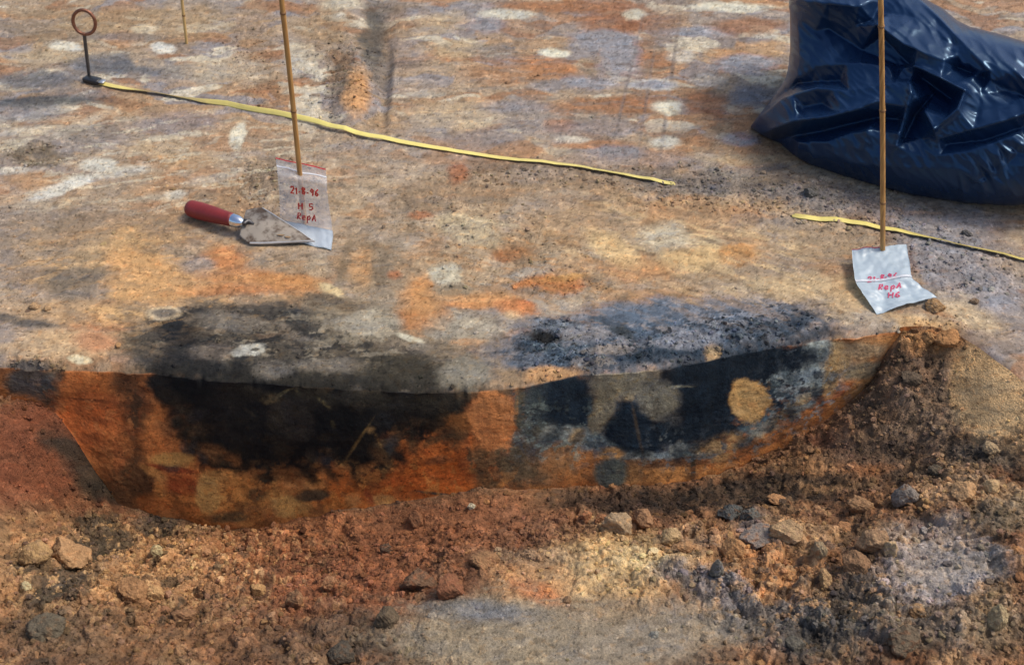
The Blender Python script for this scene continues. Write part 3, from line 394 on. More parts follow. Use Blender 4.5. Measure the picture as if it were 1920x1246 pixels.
GC += [
 (250, 470, 60, 40, 30, (204, 156, 98), .5, .7), (270, 540, 70, 30, 10, (204, 152, 96), .5, .7), (230, 585, 60, 14, 0, (216, 170, 114), .5, .7), (130, 520, 50, 30, -20, (120, 106, 92), .5, .8), (170, 545, 40, 14, 0, (154, 142, 136), .5, .7), (470, 490, 40, 24, 0, (150, 134, 120), .5, .6),
 (430, 487, 26, 22, 30, (196, 116, 58), .5, .7), (500, 520, 70, 16, 4, (194, 124, 62), .5, .7), (400, 545, 90, 10, 0, (176, 104, 54), .5, .7), (590, 520, 36, 18, 0, (170, 112, 62), .5, .6),
 (600, 500, 30, 22, 0, (158, 144, 126), .5, .7), (645, 500, 10, 50, 12, (122, 104, 84), .5, .6), (680, 500, 20, 34, 10, (188, 138, 88), .5, .6), (715, 510, 12, 50, 14, (126, 108, 90), .5, .6), (740, 515, 12, 9, 0, (188, 112, 66), .5, .8), (620, 543, 22, 7, 25, (214, 184, 136), .4, .9),
 (830, 512, 26, 16, 8, (202, 192, 170), .5, .85), (850, 548, 40, 20, 0, (150, 134, 114), .4, .8), (785, 560, 30, 40, 0, (200, 138, 78), .5, .8), (780, 600, 40, 22, 10, (190, 118, 58), .5, .8), (830, 600, 18, 20, 0, (182, 112, 58), .5, .7), (880, 572, 50, 7, 0, (206, 136, 74), .5, .8), (970, 576, 42, 14, 14, (202, 132, 78), .4, .8), (985, 570, 20, 6, 15, (180, 92, 46), .4, .8), (960, 590, 14, 8, 0, (212, 176, 136), .5, .8),
 (1010, 530, 44, 8, -8, (192, 112, 50), .45, .85), (1060, 522, 50, 6, -6, (210, 156, 84), .4, .8), (1080, 538, 30, 5, 0, (188, 104, 48), .4, .8), (945, 480, 26, 10, 0, (160, 100, 54), .4, .8), (1000, 510, 40, 12, -10, (168, 156, 146), .5, .7), (1110, 530, 16, 18, 0, (130, 112, 94), .5, .8), (1000, 548, 40, 6, 4, (128, 108, 92), .5, .7), (920, 420, 50, 6, 10, (196, 176, 144), .4, .6),
 (560, 704, 280, 22, 2, (52, 49, 44), .5, .85, .9), (400, 690, 120, 16, 4, (40, 40, 40), .5, .85, .9), (450, 640, 60, 14, 10, (66, 60, 54), .5, .7), (560, 600, 50, 20, 30, (48, 50, 52), .5, .8, .9), (500, 690, 34, 12, 0, (112, 102, 94), .4, .85), (600, 684, 34, 10, 0, (118, 108, 98), .45, .8), (655, 680, 26, 8, 0, (124, 112, 104), .45, .7),
 (800, 700, 30, 26, 0, (64, 58, 48), .35, .85), (300, 655, 60, 30, 0, (78, 70, 64), .5, .7), (250, 650, 40, 24, 0, (70, 64, 58), .5, .6, .9), (430, 580, 70, 12, 5, (84, 72, 62), .5, .7), (620, 565, 70, 12, 5, (92, 76, 62), .5, .7), (640, 620, 50, 16, 0, (120, 108, 92), .5, .6),
 (1195, 605, 60, 26, 0, (84, 98, 122), .5, .8, .7), (1240, 590, 50, 20, 0, (80, 92, 114), .5, .7), (1130, 600, 30, 8, 10, (60, 70, 76), .35, .9), (1165, 622, 30, 12, 40, (62, 74, 84), .4, .85), (1105, 632, 34, 16, 0, (132, 130, 138), .35, .9), (1360, 600, 80, 12, -6, (126, 128, 150), .5, .8), (1280, 576, 60, 12, 0, (112, 118, 138), .5, .7), (1260, 660, 100, 8, -6, (40, 52, 68), .4, .85, 1.0), (1330, 632, 40, 14, -5, (112, 120, 146), .5, .7), (1030, 610, 60, 10, 0, (108, 116, 130), .5, .7),
 (1135, 658, 34, 9, 0, (150, 136, 130), .35, .9), (1010, 655, 40, 16, 0, (52, 68, 84), .4, .8, .9), (1075, 650, 40, 16, 0, (70, 84, 98), .5, .8),
 (1178, 150, 3, 130, 13, (116, 108, 112), .6, .5, .2), (1215, 170, 3, 120, 9, (116, 108, 112), .6, .45, .2), (1258, 150, 4, 150, 8, (112, 102, 102), .6, .5, .2), (1240, 60, 30, 60, 8, (140, 122, 112), .6, .4), (1660, 430, 30, 3, 20, (120, 112, 108), .5, .5)]
GF += [
 (170, 780, 58, 60, 0, (154, 80, 40), .3, .8, .4), (178, 745, 56, 3, 4, (84, 44, 26), .5, .8, .4), (130, 715, 20, 24, 0, (156, 86, 44), .4, .8), (212, 840, 30, 40, 10, (130, 76, 42), .5, .6), (300, 825, 30, 44, -8, (164, 96, 52), .35, .85, .5), (330, 795, 34, 18, 0, (88, 54, 34), .5, .8, .8), (326, 856, 38, 12, 2, (202, 146, 84), .3, .95, .5), (320, 874, 48, 5, 10, (108, 48, 26), .45, .9, .4), (286, 880, 26, 8, 30, (188, 128, 74), .4, .9), (304, 908, 14, 22, 0, (182, 118, 64), .4, .9), (346, 906, 34, 18, 4, (112, 52, 28), .4, .9), (345, 950, 60, 8, 4, (170, 100, 54), .5, .7),
 (392, 925, 19, 34, -6, (204, 158, 98), .3, .95, .4), (440, 908, 30, 34, 0, (186, 126, 70), .5, .8), (408, 888, 18, 9, 0, (196, 138, 80), .4, .8), (482, 928, 20, 13, 0, (62, 52, 40), .4, .85, .8), (492, 900, 7, 24, 20, (38, 34, 28), .5, .85, .8), (548, 905, 34, 18, 0, (182, 134, 82), .5, .8), (545, 948, 38, 22, 0, (204, 154, 94), .3, .9, .4), (585, 925, 32, 11, -8, (62, 50, 38), .3, .95, .6), (590, 905, 20, 14, 0, (190, 130, 74), .5, .7), (600, 960, 20, 26, 40, (140, 92, 54), .5, .7), (505, 962, 11, 20, 0, (112, 70, 42), .4, .8), (430, 970, 32, 9, 0, (70, 54, 38), .4, .8),
 (632, 895, 20, 26, 0, (172, 94, 42), .5, .8), (662, 938, 15, 14, 0, (204, 142, 86), .4, .85), (716, 938, 24, 11, 0, (206, 150, 92), .35, .9), (693, 932, 6, 18, -20, (108, 52, 28), .4, .9), (812, 924, 34, 2.6, 6, (48, 50, 46), .4, .95, .3), (800, 850, 40, 34, 0, (176, 94, 42), .5, .7, .9), (850, 895, 34, 18, -8, (160, 78, 30), .5, .7), (868, 868, 8, 20, -10, (108, 52, 24), .5, .8), (745, 900, 40, 10, 0, (140, 68, 28), .5, .6), (880, 790, 12, 50, 12, (128, 68, 36), .5, .7, .8),
 (505, 738, 20, 11, -15, (92, 72, 50), .5, .8, .9), (400, 800, 34, 13, 10, (46, 34, 26), .5, .8, 1), (512, 815, 20, 8, 0, (62, 46, 30), .5, .7, 1), (610, 812, 20, 8, 0, (58, 44, 30), .5, .7, 1), (420, 840, 40, 12, 0, (56, 40, 28), .5, .7, 1), (470, 870, 30, 12, 0, (70, 48, 30), .5, .7, 1), (830, 755, 34, 38, 0, (38, 34, 30), .4, .8, .8), (770, 800, 24, 24, 0, (60, 40, 26), .5, .8, 1), (690, 855, 16, 30, 0, (34, 28, 22), .5, .8, .8), (715, 865, 16, 28, 0, (74, 52, 32), .5, .7, .9), (665, 870, 14, 24, 0, (84, 58, 34), .5, .7, .9),
 (925, 782, 43, 58, -6, (168, 102, 60), .18, .95, .4), (925, 800, 30, 30, 0, (156, 90, 50), .5, .6), (976, 765, 12, 46, 0, (66, 58, 48), .35, .9), (970, 752, 2, 14, 0, (130, 92, 60), .5, .8, .3), (1000, 750, 26, 50, 0, (42, 48, 52), .5, .85, .8), (1065, 745, 44, 62, 4, (14, 23, 34), .25, .97, .4), (1020, 800, 40, 26, 20, (60, 64, 62), .5, .7, .9),
 (1165, 705, 54, 26, 0, (98, 90, 80), .25, .97, .3), (1128, 765, 20, 50, 22, (96, 86, 74), .25, .97, .3), (1235, 742, 42, 38, 20, (88, 84, 78), .25, .95, .3), (1262, 775, 22, 18, 20, (82, 78, 74), .3, .95, .3), (1182, 800, 48, 44, 10, (14, 23, 34), .25, .97, .5), (1205, 765, 14, 20, -20, (16, 24, 34), .3, .9), (1196, 800, 3.5, 50, -12, (90, 70, 50), .6, .3, .4), (1186, 735, 8, 8, 0, (128, 110, 92), .5, .7),
 (1320, 760, 50, 60, 0, (12, 20, 31), .35, .9), (1500, 660, 60, 20, -8, (16, 24, 36), .35, .9), (1525, 700, 26, 36, 10, (98, 104, 108), .55, .75, 1.2), (1490, 755, 50, 26, -35, (90, 98, 104), .55, .75, 1.2), (1435, 790, 50, 16, -25, (72, 88, 98), .55, .75, 1.2), (1115, 826, 70, 15, 18, (92, 100, 100), .5, .8, 1), (1240, 851, 70, 5, -3, (116, 126, 130), .5, .8, 1), (1300, 845, 40, 8, 0, (70, 84, 92), .5, .7, 1),
 (1355, 826, 46, 18, -12, (150, 116, 84), .45, .85, .7), (1475, 772, 66, 16, -40, (136, 112, 88), .5, .85, .8), (1500, 800, 90, 14, -38, (168, 106, 62), .4, .9), (1560, 738, 50, 9, -38, (146, 78, 46), .4, .9), (1410, 842, 120, 6, -22, (86, 54, 36), .4, .9), (1270, 866, 120, 6, -4, (86, 56, 40), .4, .9), (1320, 884, 130, 15, -7, (152, 102, 62), .4, .85), (1108, 872, 32, 28, 0, (154, 96, 56), .35, .9), (1146, 887, 30, 30, 0, (66, 70, 68), .25, .95, .3), (1146, 846, 26, 13, 0, (146, 102, 64), .35, .9), (1185, 888, 18, 22, 0, (124, 88, 60), .4, .8), (1300, 878, 5, 26, 4, (48, 40, 34), .4, .9, .4),
 (1572, 662, 22, 28, 0, (192, 150, 108), .35, .9, .6), (1560, 705, 13, 40, 10, (172, 136, 98), .45, .85, .6), (1622, 692, 46, 15, -8, (108, 92, 78), .3, .95, .3), (1625, 652, 44, 18, 0, (126, 102, 84), .4, .9), (1632, 714, 46, 10, -36, (188, 134, 90), .4, .9), (1540, 640, 20, 16, 0, (96, 104, 108), .5, .8, .9), (1405, 745, 33, 42, -5, (206, 156, 104), .12, 1, .35)]
apply_blobs(GC, 2); apply_blobs(GF, 1); apply_blobs(GA, 0)
def mottle(px, py, rx, ry, ang, reg, rgb, fx, ft, thr, op, seed, rot=0):
    r = blob_mask((px, py, rx, ry, ang, .6, .5), reg)
    if r is None: return
    sl, m = r; a = math.radians(rot); x = Xs[sl] * math.cos(a) + Ts[sl] * math.sin(a); t = -Xs[sl] * math.sin(a) + Ts[sl] * math.cos(a)
    q = fbm(x * fx, t * ft, 4, seed, .65); mm = (m * op * sstep(thr, thr + .10, q))[..., None]
    ALB[sl] = ALB[sl] * (1 - mm) + alb_of(rgb, reg) * mm
for i_, a_ in enumerate([
 (1250, 640, 330, 50, -6, 2, (44, 56, 74), 34, 60, .08, .85), (1180, 610, 180, 50, -6, 2, (136, 136, 146), 24, 44, .16, .8), (1300, 610, 260, 40, -6, 2, (70, 84, 110), 40, 70, .12, .7), (1420, 600, 150, 40, -8, 2, (30, 38, 52), 50, 100, .2, .9), (1030, 640, 80, 44, 0, 2, (22, 28, 36), 50, 90, .15, .9), (1060, 640, 80, 44, 0, 2, (120, 134, 150), 60, 100, .22, .7),
 (520, 650, 300, 70, 4, 2, (52, 50, 48), 22, 40, .06, .8), (600, 640, 300, 60, 4, 2, (140, 128, 112), 20, 44, .18, .7), (420, 640, 160, 60, 4, 2, (28, 30, 34), 30, 50, .12, .85), (520, 680, 260, 36, 2, 2, (90, 80, 68), 40, 70, .16, .6),
 (590, 770, 300, 90, 3, 1, (34, 28, 24), 26, 22, .2, .6), (480, 840, 160, 60, 8, 1, (60, 42, 28), 40, 30, .18, .7), (600, 760, 260, 70, 3, 1, (8, 9, 11), 20, 16, .05, .7), (560, 870, 240, 24, 0, 1, (16, 15, 15), 40, 30, .05, .85), (780, 800, 110, 50, 0, 1, (18, 15, 14), 46, 30, .08, .8), (700, 930, 300, 60, 0, 1, (196, 128, 66), 34, 26, .16, .6), (500, 930, 240, 50, 0, 1, (96, 62, 38), 30, 24, .14, .7), (820, 870, 100, 60, 0, 1, (118, 58, 24), 30, 22, .1, .7), (170, 800, 90, 90, 0, 1, (112, 58, 32), 30, 22, .1, .7), (170, 800, 90, 90, 0, 1, (172, 104, 60), 36, 30, .2, .6),
 (1500, 730, 80, 80, -30, 1, (104, 112, 118), 60, 44, .08, .9), (1480, 720, 90, 70, -30, 1, (18, 26, 38), 44, 36, .12, .85), (1050, 800, 90, 60, 0, 1, (88, 98, 98), 50, 40, .14, .8), (1300, 830, 200, 40, -6, 1, (68, 74, 80), 50, 40, .12, .8), (1280, 760, 260, 80, -8, 1, (30, 42, 54), 30, 24, .14, .7), (1430, 820, 150, 50, -26, 1, (120, 70, 42), 30, 40, .1, .7), (1200, 890, 200, 30, -3, 1, (88, 60, 42), 40, 30, .1, .7), (960, 850, 70, 70, 0, 1, (60, 48, 38), 40, 30, .08, .7), (925, 780, 46, 60, 0, 1, (140, 78, 44), 50, 40, .12, .6), (1405, 745, 34, 42, 0, 1, (184, 128, 80), 50, 40, .14, .6),
 (1250, 480, 300, 90, 10, 2, (150, 124, 98), 10, 34, .08, .7, -28), (1300, 470, 260, 80, 10, 2, (214, 180, 134), 12, 46, .16, .6, -28), (1000, 500, 260, 80, 10, 2, (182, 132, 82), 12, 40, .12, .5, -20), (260, 520, 260, 90, 0, 2, (208, 160, 104), 10, 34, .14, .6, 18), (260, 540, 260, 90, 0, 2, (150, 126, 104), 12, 40, .14, .6, -18), (700, 420, 500, 110, 0, 2, (138, 118, 98), 14, 30, .14, .5, -10), (300, 300, 330, 90, 0, 2, (202, 190, 168), 9, 36, .2, .6, 14), (1100, 150, 340, 130, 0, 2, (130, 118, 112), 10, 50, .16, .5),
 (300, 1060, 330, 100, 0, 0, (206, 158, 106), 60, 60, .16, .7), (250, 1080, 330, 120, 0, 0, (72, 62, 52), 40, 46, .16, .7), (700, 1060, 260, 110, 0, 0, (98, 62, 44), 40, 50, .12, .6), (1000, 1180, 300, 80, 0, 0, (160, 140, 118), 14, 40, .1, .6), (1500, 1120, 320, 120, 0, 0, (64, 62, 64), 36, 46, .12, .7), (1550, 1080, 320, 120, 0, 0, (176, 134, 94), 34, 50, .16, .7), (1720, 770, 130, 120, 0, 0, (66, 56, 50), 60, 70, .1, .7), (1400, 930, 260, 50, 0, 0, (40, 34, 32), 50, 60, .1, .8), (1760, 1070, 110, 60, -8, 0, (182, 172, 176), 30, 90, .1, .6)]):
    mottle(*a_[:11], 700 + 7 * i_, *(a_[11:]))
FIN_C = [(600, 714, 290, 12, 2, (40, 38, 34), .6, .75, .9), (330, 694, 60, 12, 2, (28, 28, 30), .5, .8, .9), (1400, 658, 150, 7, -14, (34, 42, 54), .6, .7, .9), (580, 706, 270, 17, 2, (46, 43, 38), .5, .7, .9), (400, 688, 100, 14, 4, (34, 34, 35), .5, .7, .9), (430, 486, 38, 22, 20, (196, 132, 78), .7, .6, .9), (380, 545, 110, 10, 0, (190, 122, 68), .6, .6), (540, 525, 60, 16, 6, (204, 140, 76), .5, .7, .8), (330, 520, 60, 26, 10, (210, 160, 104), .6, .6), (190, 470, 60, 20, -20, (196, 160, 116), .6, .5), (370, 500, 34, 18, 5, (148, 136, 132), .45, .75),
 (120, 640, 100, 24, 0, (204, 166, 124), .6, .6), (180, 640, 40, 16, 0, (190, 124, 84), .5, .6), (140, 530, 44, 26, -15, (124, 110, 98), .5, .65), (960, 470, 40, 10, 0, (168, 112, 66), .6, .6, .9), (900, 560, 70, 8, 0, (204, 144, 86), .5, .7), (975, 576, 34, 11, 14, (204, 128, 72), .5, .75), (1210, 500, 60, 18, 10, (200, 148, 98), .6, .6), (1060, 420, 90, 24, 10, (176, 142, 108), .6, .5), (860, 325, 18, 18, 0, (172, 108, 70), .5, .6), (730, 560, 40, 20, 0, (148, 136, 124), .6, .5),
 (1200, 500, 20, 60, -60, (188, 134, 86), .6, .4), (1500, 540, 110, 18, 0, (200, 168, 128), .6, .6), (1600, 560, 50, 20, 0, (206, 170, 126), .6, .6), (1720, 600, 60, 10, 10, (206, 168, 122), .5, .6), (1820, 600, 50, 14, 25, (200, 172, 138), .5, .6), (670, 180, 20, 40, 12, (190, 140, 92), .5, .6), (706, 64, 20, 56, 3, (96, 90, 84), .6, .45, .9),
 (1150, 466, 54, 22, 32, (216, 180, 130), .45, .8), (1250, 448, 46, 24, 10, (198, 184, 162), .5, .75), (1298, 488, 60, 20, 0, (212, 174, 122), .5, .75), (1385, 480, 34, 14, -10, (204, 148, 86), .6, .7, 1.0), (882, 432, 60, 22, 18, (192, 172, 142), .4, .7),
 (835, 514, 26, 16, 5, (202, 192, 172), .5, .85), (785, 570, 34, 40, 0, (196, 140, 84), .7, .55, .9), (1035, 532, 56, 12, -5, (190, 126, 68), .6, .6, 1.0), (255, 495, 56, 26, 20, (208, 154, 96), .5, .6), (470, 528, 110, 14, 6, (194, 134, 78), .7, .6, 1.0), (275, 545, 70, 20, 6, (206, 156, 100), .6, .6), (618, 543, 22, 7, 25, (214, 186, 140), .4, .9),
 (463, 658, 32, 10, -10, (178, 174, 164), .25, .97, .7), (478, 656, 9, 3, -8, (60, 56, 50), .3, .9), (148, 672, 22, 6, 5, (224, 206, 172), .3, .9), (306, 587, 32, 13, 0, (192, 168, 138), .22, .9, .3), (307, 587, 22, 8, 0, (118, 108, 100), .3, .95, .3), (345, 636, 56, 44, 20, (28, 30, 34), .4, .75, .9), (400, 660, 42, 16, 0, (104, 94, 88), .4, .7), (430, 606, 70, 16, 5, (120, 110, 100), .4, .75), (690, 607, 50, 24, 0, (170, 158, 140), .45, .8, .7), (620, 684, 70, 11, 0, (122, 112, 102), .5, .7), (512, 690, 34, 12, 0, (112, 104, 96), .4, .8), (770, 635, 24, 5, 15, (196, 188, 168), .4, .85), (740, 690, 76, 24, 0, (60, 54, 44), .45, .65), (870, 697, 50, 26, 0, (136, 128, 116), .3, .9), (870, 610, 76, 24, 0, (166, 154, 138), .5, .6),
 (1100, 630, 46, 18, 0, (132, 130, 136), .35, .85), (1290, 640, 60, 14, -6, (134, 134, 150), .35, .85), (1335, 656, 13, 11, 0, (168, 142, 110), .5, .8), (1020, 632, 30, 11, 5, (14, 16, 20), .4, .95, .7), (1040, 697, 56, 11, -6, (192, 144, 98), .3, .95, .6), (1145, 657, 36, 8, 0, (146, 136, 130), .4, .8), (1165, 622, 34, 9, 35, (64, 72, 80), .4, .8), (1180, 590, 70, 20, 0, (100, 110, 132), .5, .5),
 (125, 88, 26, 7, 0, (208, 202, 188), .5, .75, .7), (305, 90, 20, 8, 5, (212, 208, 200), .4, .9), (447, 254, 14, 24, 8, (210, 202, 184), .4, .85), (185, 310, 30, 9, 0, (208, 202, 190), .5, .8), (125, 350, 60, 10, -18, (210, 206, 198), .5, .8), (1253, 200, 27, 11, 3, (218, 214, 198), .5, .85, .7), (1225, 160, 44, 10, 0, (192, 188, 182), .35, .8), (1225, 160, 36, 7, 0, (146, 142, 156), .4, .9), (1040, 98, 26, 8, 5, (210, 206, 190), .5, .7, .7), (950, 28, 46, 7, 0, (200, 194, 180), .45, .8)]
_r = np.random.default_rng(12); FIN_F = []
for _k in range(46):
    _x = 300 + 570 * _r.random(); _yb = np.interp(_x, [300, 380, 470, 560, 640, 720, 800, 870], [760, 835, 880, 890, 870, 850, 805, 775]); _y = _yb + _r.normal() * 13
    FIN_F.append((_x, _y, 8 + 22 * _r.random(), 5 + 12 * _r.random(), _r.normal() * 30, (20, 17, 15) if _r.random() < .55 else ((70, 46, 28) if _r.random() < .6 else (120, 74, 40)), .5, .75, .9))
for _k in range(26):
    FIN_F.append((320 + 500 * _r.random(), 720 + 110 * _r.random(), 8 + 20 * _r.random(), 4 + 10 * _r.random(), _r.normal() * 30, (36, 30, 26) if _r.random() < .6 else (10, 10, 12), .5, .6, .9))
for _k in range(30):
    FIN_F.append((1010 + 560 * _r.random(), 0, 0, 0, 0, 0, 0, 0)); _x = FIN_F[-1][0]; _yb = np.interp(_x, [1000, 1100, 1200, 1300, 1400, 1500, 1570], [810, 825, 850, 845, 815, 765, 690]); FIN_F[-1] = (_x, _yb + _r.normal() * 9, 8 + 18 * _r.random(), 4 + 9 * _r.random(), -20 + _r.normal() * 30, (28, 36, 44) if _r.random() < .5 else ((98, 100, 100) if _r.random() < .6 else (134, 102, 72)), .5, .7, .9)
for _k in range(60):
    FIN_F.append((310 + 540 * _r.random(), 715 + 150 * _r.random() ** 1.2, 7 + 22 * _r.random(), 5 + 14 * _r.random(), _r.normal() * 40, [(46, 38, 31), (30, 27, 25), (62, 46, 33), (10, 11, 13), (40, 40, 42)][_r.integers(5)], .55, .55, .9))
FIN_F += [(600, 735, 280, 60, 3, (14, 13, 14), .3, .30, .8), (660, 738, 190, 14, 3, (44, 40, 35), .7, .6, .9), (490, 830, 110, 54, 8, (13, 12, 12), .45, .75, 1), (640, 800, 90, 46, 0, (10, 10, 11), .45, .7, 1), (420, 760, 70, 50, 0, (14, 13, 14), .5, .7, 1), (925, 782, 42, 56, -6, (170, 106, 64), .18, .75, .4), (1060, 748, 40, 58, 4, (13, 21, 31), .3, .85, .5), (1160, 714, 46, 26, 0, (100, 92, 82), .25, .9, .3), (1130, 765, 19, 46, 22, (98, 88, 76), .25, .9, .3), (1235, 742, 40, 36, 20, (90, 85, 78), .25, .9, .3), (1182, 802, 44, 40, 10, (13, 21, 31), .3, .9, .5), (1196, 800, 3, 50, -12, (80, 64, 46), .6, .25, .4),
 (1330, 720, 60, 50, -8, (12, 19, 29), .35, .85, .5), (1420, 680, 110, 26, -12, (12, 19, 29), .35, .9, .5), (1320, 790, 70, 40, -6, (12, 19, 29), .4, .8, .7), (1275, 716, 24, 1.6, 0, (110, 104, 88), .5, .5, .2), (1405, 745, 33, 42, -5, (204, 156, 106), .12, .97, .4), (1412, 752, 8, 6, 0, (150, 104, 66), .5, .6), (1394, 730, 12, 8, 0, (214, 172, 122), .5, .6),
 (392, 925, 19, 34, -6, (196, 148, 92), .35, .8, .5), (545, 948, 36, 20, 0, (196, 148, 90), .35, .8, .5), (585, 925, 30, 10, -8, (58, 46, 36), .35, .9, .6), (326, 856, 36, 11, 2, (196, 142, 82), .35, .85, .5), (545, 778, 42, 40, 0, (36, 31, 28), .3, .7, .3), (668, 824, 2.2, 40, 32, (110, 84, 52), .7, .2, .5), (694, 797, 8, 6, 0, (120, 88, 56), .7, .5, 1), (1146, 887, 28, 28, 0, (66, 70, 68), .3, .8, .3)]
FIN_A = [(1850, 725, 60, 84, 12, (216, 172, 122), .25, .9, .3), (1875, 790, 56, 30, -20, (214, 172, 124), .35, .9, .3), (1820, 680, 34, 44, 20, (196, 152, 104), .4, .7), (1040, 1200, 300, 64, 0, (140, 124, 106), .5, .6, .4), (920, 1150, 80, 14, 4, (112, 112, 118), .5, .7), (1150, 1070, 100, 36, 0, (196, 164, 122), .6, .5, .9), (1790, 1075, 80, 40, -8, (154, 142, 136), .5, .7), (1190, 1185, 190, 60, 0, (138, 124, 110), .6, .6, .4), (1740, 1060, 90, 40, -8, (156, 142, 134), .6, .5)]
apply_blobs(FIN_C, 2); apply_blobs(FIN_F, 1); apply_blobs(FIN_A, 0)
# small flecks and smears of other soil everywhere
for (sx_, st_, sd_, th_, rgbm, op_) in ((26, 46, 201, .22, (1.45, 1.42, 1.36), .7), (34, 60, 211, .22, (.62, .60, .60), .7), (60, 90, 221, .26, (1.15, .95, .75), .6), (18, 40, 231, .18, (.86, .92, 1.05), .7), (110, 150, 241, .3, (.55, .52, .5), .6)):
    q_ = fbm(X * sx_ + .8 * E1, TT * st_ + .8 * E1b, 4, sd_, .6); m_ = (sstep(th_, th_ + .14, q_) * op_)[..., None]
    ALB *= 1 - m_ + m_ * np.array(rgbm)
# colour mottle shared by all soils: warm/cool drift, grains and streaks
mot = fbm(X * 24, TT * 34, 5, 90, 0.62); mot2 = fbm(X * 90, TT * 120, 3, 95, 0.7); mot3 = fbm(X * 17 + 3, TT * 30 + 8, 4, 98, .6)
ALB *= (1 + 0.22 * mot + 0.16 * mot2)[..., None]
ALB *= np.stack([1 + 0.06 * mot3, 1 + 0.0 * mot3, 1 - 0.10 * mot3], -1)
gr = _h((X * 420).astype(np.int64), (T * 420).astype(np.int64), 3).astype(np.float32) / 4294967296.0
ALB *= np.where(gr > 0.985, 1.5, np.where(gr < 0.03, 0.5, 1.0))[..., None]
lum_ = (ALB @ np.array([.3, .59, .11], np.float32))[..., None]; sat_ = np.where(REG == 1, .95, .87)[..., None]; ALB[:] = lum_ + (ALB - lum_) * sat_
wrm_ = np.clip((ALB[..., 0] / ALB[..., 2] - 1.25) / .9, 0, 1)[..., None]; ALB *= 1 + wrm_ * np.where((REG == 1)[..., None], np.array([-.03, .015, -.08], np.float32), np.array([-.01, .005, -.03], np.float32)); ALB[..., 1] = np.where(wrm_[..., 0] < 1, np.maximum(ALB[..., 1], .485 * (ALB[..., 0] + ALB[..., 2]) * (1 - wrm_[..., 0])), ALB[..., 1])
mxa = ALB.max(-1, keepdims=True); ALB *= np.minimum(1, 0.66 / mxa); np.clip(ALB, 0.005, 0.7, out=ALB)

# ------------------------------------------------------------------ relief: crumbly, trowelled and raked zones
def scalar_field(base, lst, reg, f):
    for b in lst:
        r = blob_mask((b[0], b[1], b[2], b[3], b[4], .5, .4), reg)
        if r is None: continue
        sl, m = r; f[sl] = f[sl] * (1 - m) + b[5] * m
RO = np.zeros(X.shape, np.float32)
RO[reg_rows[0]] = 0.8; RO[reg_rows[2]] = 0.10; RO[reg_rows[1]] = 0.0
scalar_field(0, [(1040, 1190, 320, 100, 0, .10), (1150, 1090, 160, 60, 0, .3), (1850, 720, 80, 110, 10, .10), (60, 850, 120, 90, 0, .35), (860, 960, 260, 40, -6, .4), (1730, 770, 110, 110, 0, .95), (1860, 725, 70, 100, 12, .10),
                 (230, 1060, 300, 120, 0, 1.0), (1400, 1060, 300, 70, 0, .85), (1650, 1150, 260, 90, 0, 1.15), (1770, 1070, 90, 50, -8, .4), (1750, 930, 160, 40, 0, 1.0), (1400, 920, 200, 40, 0, .6)], 0, RO)
scalar_field(0, [(1380, 360, 260, 44, 4, .5), (1600, 400, 180, 40, 10, .5), (1000, 330, 200, 22, 0, .38), (850, 400, 160, 40, 10, .3), (520, 350, 90, 60, 0, .42), (60, 290, 60, 26, 0, .4), (650, 150, 70, 90, 0, .4), (1780, 500, 140, 60, 10, .4),
                 (1300, 640, 260, 36, -8, .5), (1040, 640, 70, 50, 0, .45), (500, 640, 200, 50, 0, .22), (1050, 700, 60, 20, 0, .4), (1740, 610, 90, 20, 0, .4), (60, 684, 60, 14, 0, .8), (960, 480, 140, 60, 0, .28), (1040, 535, 80, 24, 0, .4), (480, 120, 60, 80, 0, .3)], 2, RO)
sa = reg_rows[0]
w1, w2, ci = worley(X * 22 + 0.2 * E1, Y * 22 + 0.2 * E1b, 101)
big = (.45 * np.clip(1 - w1 * 1.15, 0, 1) ** 0.8 + .4 * sstep(0, .22, w2 - w1)) * (ci ** 2.2)
w1, w2, ci2 = worley(X * 55 + 0.25 * E1, Y * 55, 102)
med = (.6 * np.clip(1 - w1 * 1.2, 0, 1) ** 0.8 + .3 * sstep(0, .25, w2 - w1)) * (0.15 + ci2 ** 1.8)
w1, w2, ci3 = worley(X * 130, Y * 130, 103)
sml = np.clip(1 - w1 * 1.2, 0, 1) * (0.2 + ci3)
lump = fbm(X * 9, T * 9, 4, 110)
roA = RO
DZ = np.zeros_like(X)
inA = REG == 0
DZ += np.where(inA, roA * (0.026 * big + 0.011 * med + 0.0045 * sml + 0.018 * lump + .006 * (1 - 2 * np.abs(fbm(X * 30 + E1, T * 40 + E1b, 4, 150, .6)))), 0)
inC = REG == 2
DZ += np.where(inC, roA * (0.008 * big * (ci > .5) + 0.010 * med + 0.0045 * sml) + 0.006 * lump * (0.4 + roA) + 0.0016 * fbm(X * 60, T * 60, 3, 120), 0)
# clod colours vary a little from clod to clod
tone = (1 + (ci2 - 0.5) * 0.5 * np.clip(roA, 0, 1) + (ci - .5) * 0.3 * np.clip(roA, 0, 1))
ALB *= np.where(inA | inC, tone, 1)[..., None]
